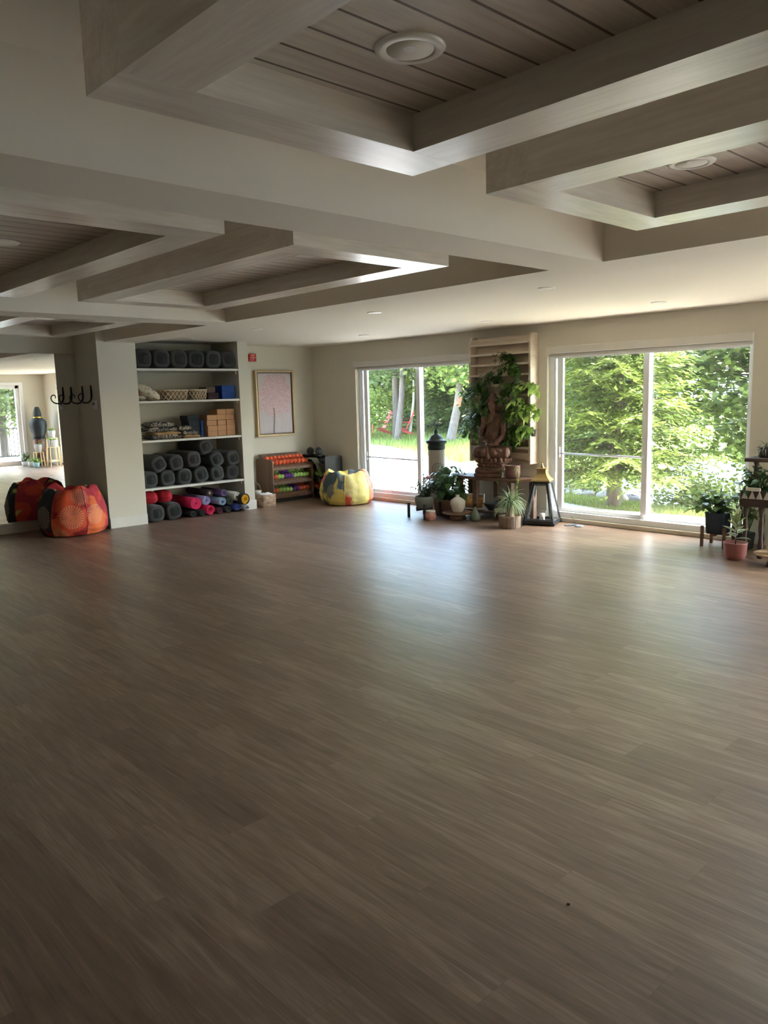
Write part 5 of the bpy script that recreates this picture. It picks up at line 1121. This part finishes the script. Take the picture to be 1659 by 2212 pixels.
MB().lathe([(.022, .706), (.026, .715), (.02, .728), (.010, .735), (.013, .745), (.009, .757), (0, .768)], n=16).build('finial', M_goldb, t)
MB().lathe([(.035, .036), (.035, .13), (0, .132)], n=20).build('candle', M_cer, t)
# remote and round puck with wire on the floor
o = MB().beam((-5.40, 8.10, .008), (-5.31, 8.22, .008), .036, .014).build('remote_control', plain('slate grey plastic', lin(92, 104, 116), .5), bevel=.003); tag(o, 'slim grey remote control lying on the floor by the right glass door', 'remote control')
o = MB().lathe([(0, 0), (.055, 0), (.058, .005), (.052, .012), (0, .014)], (-5.24, 8.17, .0), 28).build('sensor_puck', plain('grey plastic disc', lin(110, 122, 134), .5)); tag(o, 'flat round grey disc on the floor right of the remote control', 'disc')
o = MB().tube([(-5.33, 8.22, .006), (-5.36, 8.28, .004), (-5.42, 8.33, .03), (-5.46, 8.335, .09)], .0022, 5).build('thin_cable', M_black); tag(o, 'thin dark cable running from the remote up to the door sill', 'cable')
# ---------------------------------------------------------------- right corner plants
M_wst = wood('brown stand wood', lin(92, 64, 50), lin(134, 98, 76), .5, axis=2)
x, y = -3.47, 8.02
t = thing('plant_stand', 'brown wooden plant stand holding the square dark pot at the right', 'plant stand', (x, y, 0)); stand(t, x, y, .115, .13, .22, M_wst)
t = thing('potted_plant', 'round leaved plant in a square dark blue pot on the brown stand', 'plant', (x, y, .145))
MB().lathe([(.09, 0), (.095, .01), (.105, .2), (.11, .215), (.1, .215), (.095, .19), (0, .188)], (x, y, .143), 40, sq=10).build('pot', plain('dark slate blue pot', lin(40, 54, 70), .45), t)
M_pep = leafmat('round waxy leaves', lin(52, 82, 48), lin(120, 148, 84), .3, .3, 6)
def stem_plant(t, x, y, z0, n, rad, h0, h1, L0, L1, wr, mat, seed, per=5, ymax=8.3, lean=0, stem=.004):
    f, s_ = MB(), MB(); r = random.Random(seed)
    for k in range(n):
        a = r.uniform(0, 2*PI); q = r.uniform(.2, 1); e = Vector((x+rad*q*math.cos(a)+lean, y+rad*q*math.sin(a), z0+r.uniform(h0, h1)*(1.2-.5*q))); e.y = min(e.y, ymax-.04); b0 = Vector((x+.03*math.cos(a), y+.03*math.sin(a), z0)); md = b0.lerp(e, .5)+Vector((0, 0, .03)); s_.tube([b0, md, e], stem, 5, caps=False)
        for i in range(per):
            s2 = .35+.65*(i+1)/per; p = md.lerp(e, s2*2-1) if s2 > .5 else b0.lerp(md, s2*2); aa = r.uniform(0, 2*PI); d = Vector((math.cos(aa), math.sin(aa)*.8, r.uniform(-.3, .6))); Lf = r.uniform(L0, L1); f.leaf(p, d, (0, 0, 1), Lf, Lf*wr, r.uniform(.2, .7), fold=.08)
    f.build('foliage', mat, t); s_.build('stems', M_stem, t)
stem_plant(t, x-.03, y, .33, 30, .27, .02, .30, .06, .095, .9, M_pep, 31, 6, 8.33, -.05)
x, y = -3.07, 7.50
t = thing('ficus_plant', 'young variegated ficus with cream edged leaves in a dusty pink pot', 'plant', (x, y, 0))
MB().lathe([(.072, 0), (.085, .006), (.1, .05), (.108, .155), (.112, .165), (.104, .165), (.098, .145), (0, .14)], (x, y, 0), 36).build('pot', plain('dusty pink ceramic', lin(156, 96, 92), .45, var=.04), t)
MB().tube([(x, y, .14), (x+.005, y, .22), (x, y+.005, .36)], [.006, .005, .004], 8).build('stem', plain('dark stem', lin(70, 52, 44), .7), t)
M_var = leafmat('cream edged ficus leaves', lin(132, 150, 104), lin(206, 206, 168), .25, .35, 3); M_vard = leafmat('ficus leaf centres', lin(70, 98, 62), lin(110, 134, 86), .2, .35, 9)
f, f2 = MB(), MB(); r = random.Random(3)
for k in range(14):
    a = k*2.4; z = .2+.015*k; el = .2+.09*k; d = Vector((math.cos(a)*math.cos(el), math.sin(a)*math.cos(el), math.sin(el))); L = .15; f.leaf((x, y, z), d, (0, 0, 1), L, .075, .15, .2); f2.leaf(Vector((x, y, z+.0035))+d*.015, d, (0, 0, 1), L*.75, .036, .15, .2)
f.build('foliage', M_var, t); f2.build('leaf_centres', M_vard, t)
# carved two tier plant table
M_dkw = wood('very dark carved wood', lin(56, 44, 40), lin(86, 68, 60), .5, axis=0)
x0, x1, y0, y1 = -3.10, -2.55, 7.62, 8.12
t = thing('carved_side_table', 'dark carved two tier table with white triangle trim at the right edge', 'table', (-2.8, 7.87, 0))
MB().box((x0, y0, .50), (x1, y1, .575)).build('table_top', M_dkw, t, bevel=.006)
b = MB(); M_tri = plain('ivory inlay', lin(196, 192, 184), .6)
for k in range(8):
    xx = x0+.02+.068*k; b.add([(xx, y0-.002, .578), (xx+.06, y0-.002, .578), (xx+.03, y0-.002, .655), (xx, y0+.006, .578), (xx+.06, y0+.006, .578), (xx+.03, y0+.006, .655)], [(0, 1, 2), (5, 4, 3), (0, 3, 4, 1), (1, 4, 5, 2), (2, 5, 3, 0)])
b.build('triangle_inlay', M_tri, t)
MB().box((x0+.01, y0+.006, .576), (x1-.01, y0+.02, .655)).build('gallery_rail', M_dkw, t)
for a in (x0+.05, x0+.2, x1-.06):
    for c in (y0+.04, y1-.04): MB().lathe([(.022, 0), (.03, .02), (.02, .06), (.028, .12), (.018, .2), (.026, .3), (.018, .4), (.028, .46), (.03, .5)], (a, c, 0), 12).build('leg', M_dkw, t)
for a in (x0+.10, x0+.26):
    MB().lathe([(.018, .575), (.026, .62), (.016, .70), (.024, .80), (.018, .9), (.03, .93)], (a, y0+.12, 0), 12).build('upper_post', M_dkw, t)
MB().box((x0+.02, y0+.03, .93), (x1, y1-.05, .965)).build('upper_tier', M_dkw, t, bevel=.004)
x, y = -3.0, 7.82
t = thing('spider_plant', 'spiky pale spider plant on the upper tier of the dark carved table', 'plant', (x+.05, y, .965))
MB().lathe([(.05, 0), (.06, .01), (.075, .10), (.07, .1), (.06, .08), (0, .08)], (x+.05, y, .966), 24).build('pot', M_potd, t)
f = MB(); r = random.Random(8)
for k in range(60):
    a = r.uniform(0, 2*PI); L = r.uniform(.1, .2); el = r.uniform(.3, 1.4); d = Vector((math.cos(a)*math.cos(el), math.sin(a)*math.cos(el), math.sin(el))); pts = [Vector((x+.05, y, 1.05))]
    for i in range(6): d = (d+Vector((r.uniform(-.1, .1), 0, -.34))).normalized(); pts.append(pts[-1]+d*L/6)
    sd = Vector((-math.sin(a), math.cos(a), 0)); vs = []
    for i, q in enumerate(pts): w = .006*(1-i/6)+.001; vs += [q-sd*w, q+sd*w]
    f.add(vs, [(2*i, 2*i+1, 2*i+3, 2*i+2) for i in range(6)], True)
f.build('foliage', leafmat('pale green spider leaves', lin(120, 124, 104), lin(184, 180, 160), .25, .5, 8), t)
t = thing('potted_plant', 'leafy dark plant on the lower tier of the dark carved table', 'plant', (-2.93, 7.8, .66))
MB().lathe([(.05, 0), (.06, .01), (.07, .08), (.065, .08), (0, .07)], (-2.93, 7.8, .576), 24).build('pot', M_potd, t)
stem_plant(t, -2.98, 7.8, .65, 36, .24, .0, .24, .06, .10, .7, M_anth, 44, 5, 8.2, -.02)
t = thing('potted_plant', 'broad leaved plant between the square dark pot and the carved table', 'plant', (-3.22, 8.05, 0))
MB().lathe([(.07, 0), (.08, .01), (.095, .16), (.088, .16), (0, .15)], (-3.22, 8.1, 0), 24).build('pot', M_potd, t)
stem_plant(t, -3.22, 8.1, .15, 15, .2, .25, .48, .09, .15, .7, M_pep, 45, 4, 8.34, -.02)
t = thing('white_sign', 'small white rounded plaque standing on the edge of the carved table', 'plaque', (-2.96, 7.6, .66))
MB().beam((-3.04, 7.612, .672), (-2.90, 7.612, .672), .012, .034).build('plaque', M_cer, t, bevel=.006); MB().box((-2.99, 7.607, .6545), (-2.95, 7.617, .657)).build('foot', M_cer, t)
lathe_thing('low_round_table', 'low round pale wooden tray table cropped by the right edge', 'table', (-2.66, 7.42, 0), [('tray_top', [(0, .1), (.16, .1), (.19, .108), (.195, .12), (.185, .122), (.16, .115), (0, .113)], wood('light tray wood', lin(160, 134, 106), lin(198, 172, 142), .5), {}), ('pedestal', [(.09, 0), (.08, .02), (.06, .08), (.07, .1)], M_dkw, {})], 40)
lathe_thing('beige_vase', 'beige rounded vase on the low tray table at the right edge', 'vase', (-2.66, 7.42, .113), [('body', [(.05, .001), (.075, .02), (.095, .09), (.09, .15), (.055, .2), (.035, .215), (.03, .215), (0, .19)], plain('beige stoneware', lin(190, 176, 158), .6), {})])
t = thing('elephant_figure', 'dark low carved stool on the floor behind the pink pot', 'stool', (-2.85, 7.95, 0))
t.name = 'carved_stool'; MB().lathe([(.09, 0), (.1, .02), (.07, .09), (.09, .16), (.11, .19), (0, .195)], (-2.78, 7.88, 0), 24).build('seat', M_dkw, t); MB().lathe([(.112, .15), (.116, .16), (.112, .17)], (-2.78, 7.88, 0), 24).build('rim_band', M_wst, t)
# ================================================================ CORNER SEEN IN THE MIRROR
M_gls = plain('black glazed ceramic', lin(26, 36, 38), .55)
x, y = .86, 7.92
t = thing('mosaic_plinth', 'dark brown mosaic plinth below the tall black vase in the mirror', 'plinth', (x, y, 0))
g = N('brown mosaic tiles'); v = g.obj(); M_mos = g.bsdf(g.mix(g.voro(v, 14, 'Distance'), lin(128, 92, 78), lin(60, 44, 40)), .5, 0, g.voro(v, 14), .5, .01)
MB().lathe([(.14, 0), (.15, .02), (.17, .70), (.18, .72)], (x, y, 0), 24).build('column', M_mos, t); MB().lathe([(.18, .72), (.19, .73), (.18, .75), (0, .75)], (x, y, 0), 24).build('top_plate', M_blkw, t)
t = thing('tall_vase', 'tall black vase with a gold neck band, seen in the mirror', 'vase', (x, y, .75))
MB().lathe([(.12, 0), (.14, .01), (.2, .18), (.225, .35), (.215, .45), (.16, .52), (.11, .55)], (x, y, .751), 32).build('body', M_gls, t)
MB().lathe([(.112, .55), (.118, .555), (.118, .575), (.11, .58)], (x, y, .751), 32).build('gold_band', plain('polished gold', lin(220, 186, 90), .25, 1), t)
MB().lathe([(.108, .58), (.105, .66), (.085, .76), (.06, .83), (.05, .845), (0, .85)], (x, y, .751), 32).build('neck', M_gls, t)
M_lth = wood('light bamboo', lin(206, 170, 120), lin(232, 204, 156), .5, axis=2)
g = N('white fluted ceramic'); v = g.obj(); vx, vy, vz = g.sep(v); M_flute = g.bsdf(g.mix(g.noise(v, 3), lin(226, 222, 216), lin(236, 234, 230)), .4, 0, g.math('SINE', g.math('MULTIPLY', g.math('ARCTAN2', vy, vx), 22)), 1.0, .02)
def tall_stand(x, y, h, r_, label, l2, pr_=.10, ph=.2, leafy=True, seed=1):
    t = thing('plant_stand', label, 'plant stand', (x, y, 0), 'bamboo stands in the mirror')
    for sx in (-1, 1):
        for sy in (-1, 1): MB().beam((x+sx*(r_+.02), y+sy*(r_+.02), 0), (x+sx*r_, y+sy*r_, h), .022, .022, (1, 0, 0)).build('leg', M_lth, t)
    MB().box((x-r_-.01, y-r_-.01, h), (x+r_+.01, y+r_+.01, h+.015)).build('top_plate', M_lth, t); MB().box((x-r_, y-r_, .14), (x+r_, y+r_, .155)).build('lower_shelf', M_lth, t)
    t = thing('potted_plant', l2, 'plant', (x, y, h+.016), 'fluted planters in the mirror')
    MB().lathe([(pr_*.7, 0), (pr_*.78, .008), (pr_, ph*.75), (pr_*.97, ph), (pr_*.88, ph), (0, ph*.9)], (x, y, h+.016), 32).build('pot', M_flute, t)
    stem_plant(t, x, y, h+ph*.95, 9 if leafy else 3, .12, .0, .12, .05, .08, .6, M_pothosl, seed, 5, 8.3)
tall_stand(.46, 7.72, .38, .09, 'light bamboo plant stand in front of the plinth, seen in the mirror', 'white fluted planter on the lower bamboo stand, seen in the mirror', leafy=False, seed=71)
tall_stand(.38, 8.08, .74, .1, 'taller light bamboo plant stand by the window, seen in the mirror', 'white fluted planter on the taller bamboo stand, seen in the mirror', seed=72)
tall_stand(.02, 7.95, .52, .12, 'wide bamboo plant stand nearest the window, seen in the mirror', 'wide white planter with trailing leaves, seen in the mirror', .13, .18, seed=73)
for i, (x, y, m, l) in enumerate(((.98, 7.52, M_cer, 'white potted fern on the floor before the mosaic plinth, in the mirror'), (.22, 7.55, plain('pale aqua glaze', lin(170, 206, 206), .35), 'pale aqua pot with yellow green leaves on the floor, in the mirror'), (.62, 7.56, M_cer, 'small white pot on the floor under the bamboo stand, in the mirror'))):
    t = thing('potted_plant', l, 'plant', (x, y, 0)); MB().lathe([(.06, 0), (.07, .01), (.085, .13), (.078, .13), (0, .12)], (x, y, 0), 28).build('pot', m, t)
    stem_plant(t, x, y, .13, 14 if i < 2 else 5, .22 if i == 0 else .1, .05, .3 if i == 0 else .16, .07, .12, .45, M_pothos if i == 0 else M_pothosl, 80+i, 5, 8.3)
o = MB().ell((-1.3, 1.99, .002), (.006, .004, .002), 8, 6).build('floor_speck', M_black); tag(o, 'tiny dark speck lying on the floor in the near right foreground', 'speck')
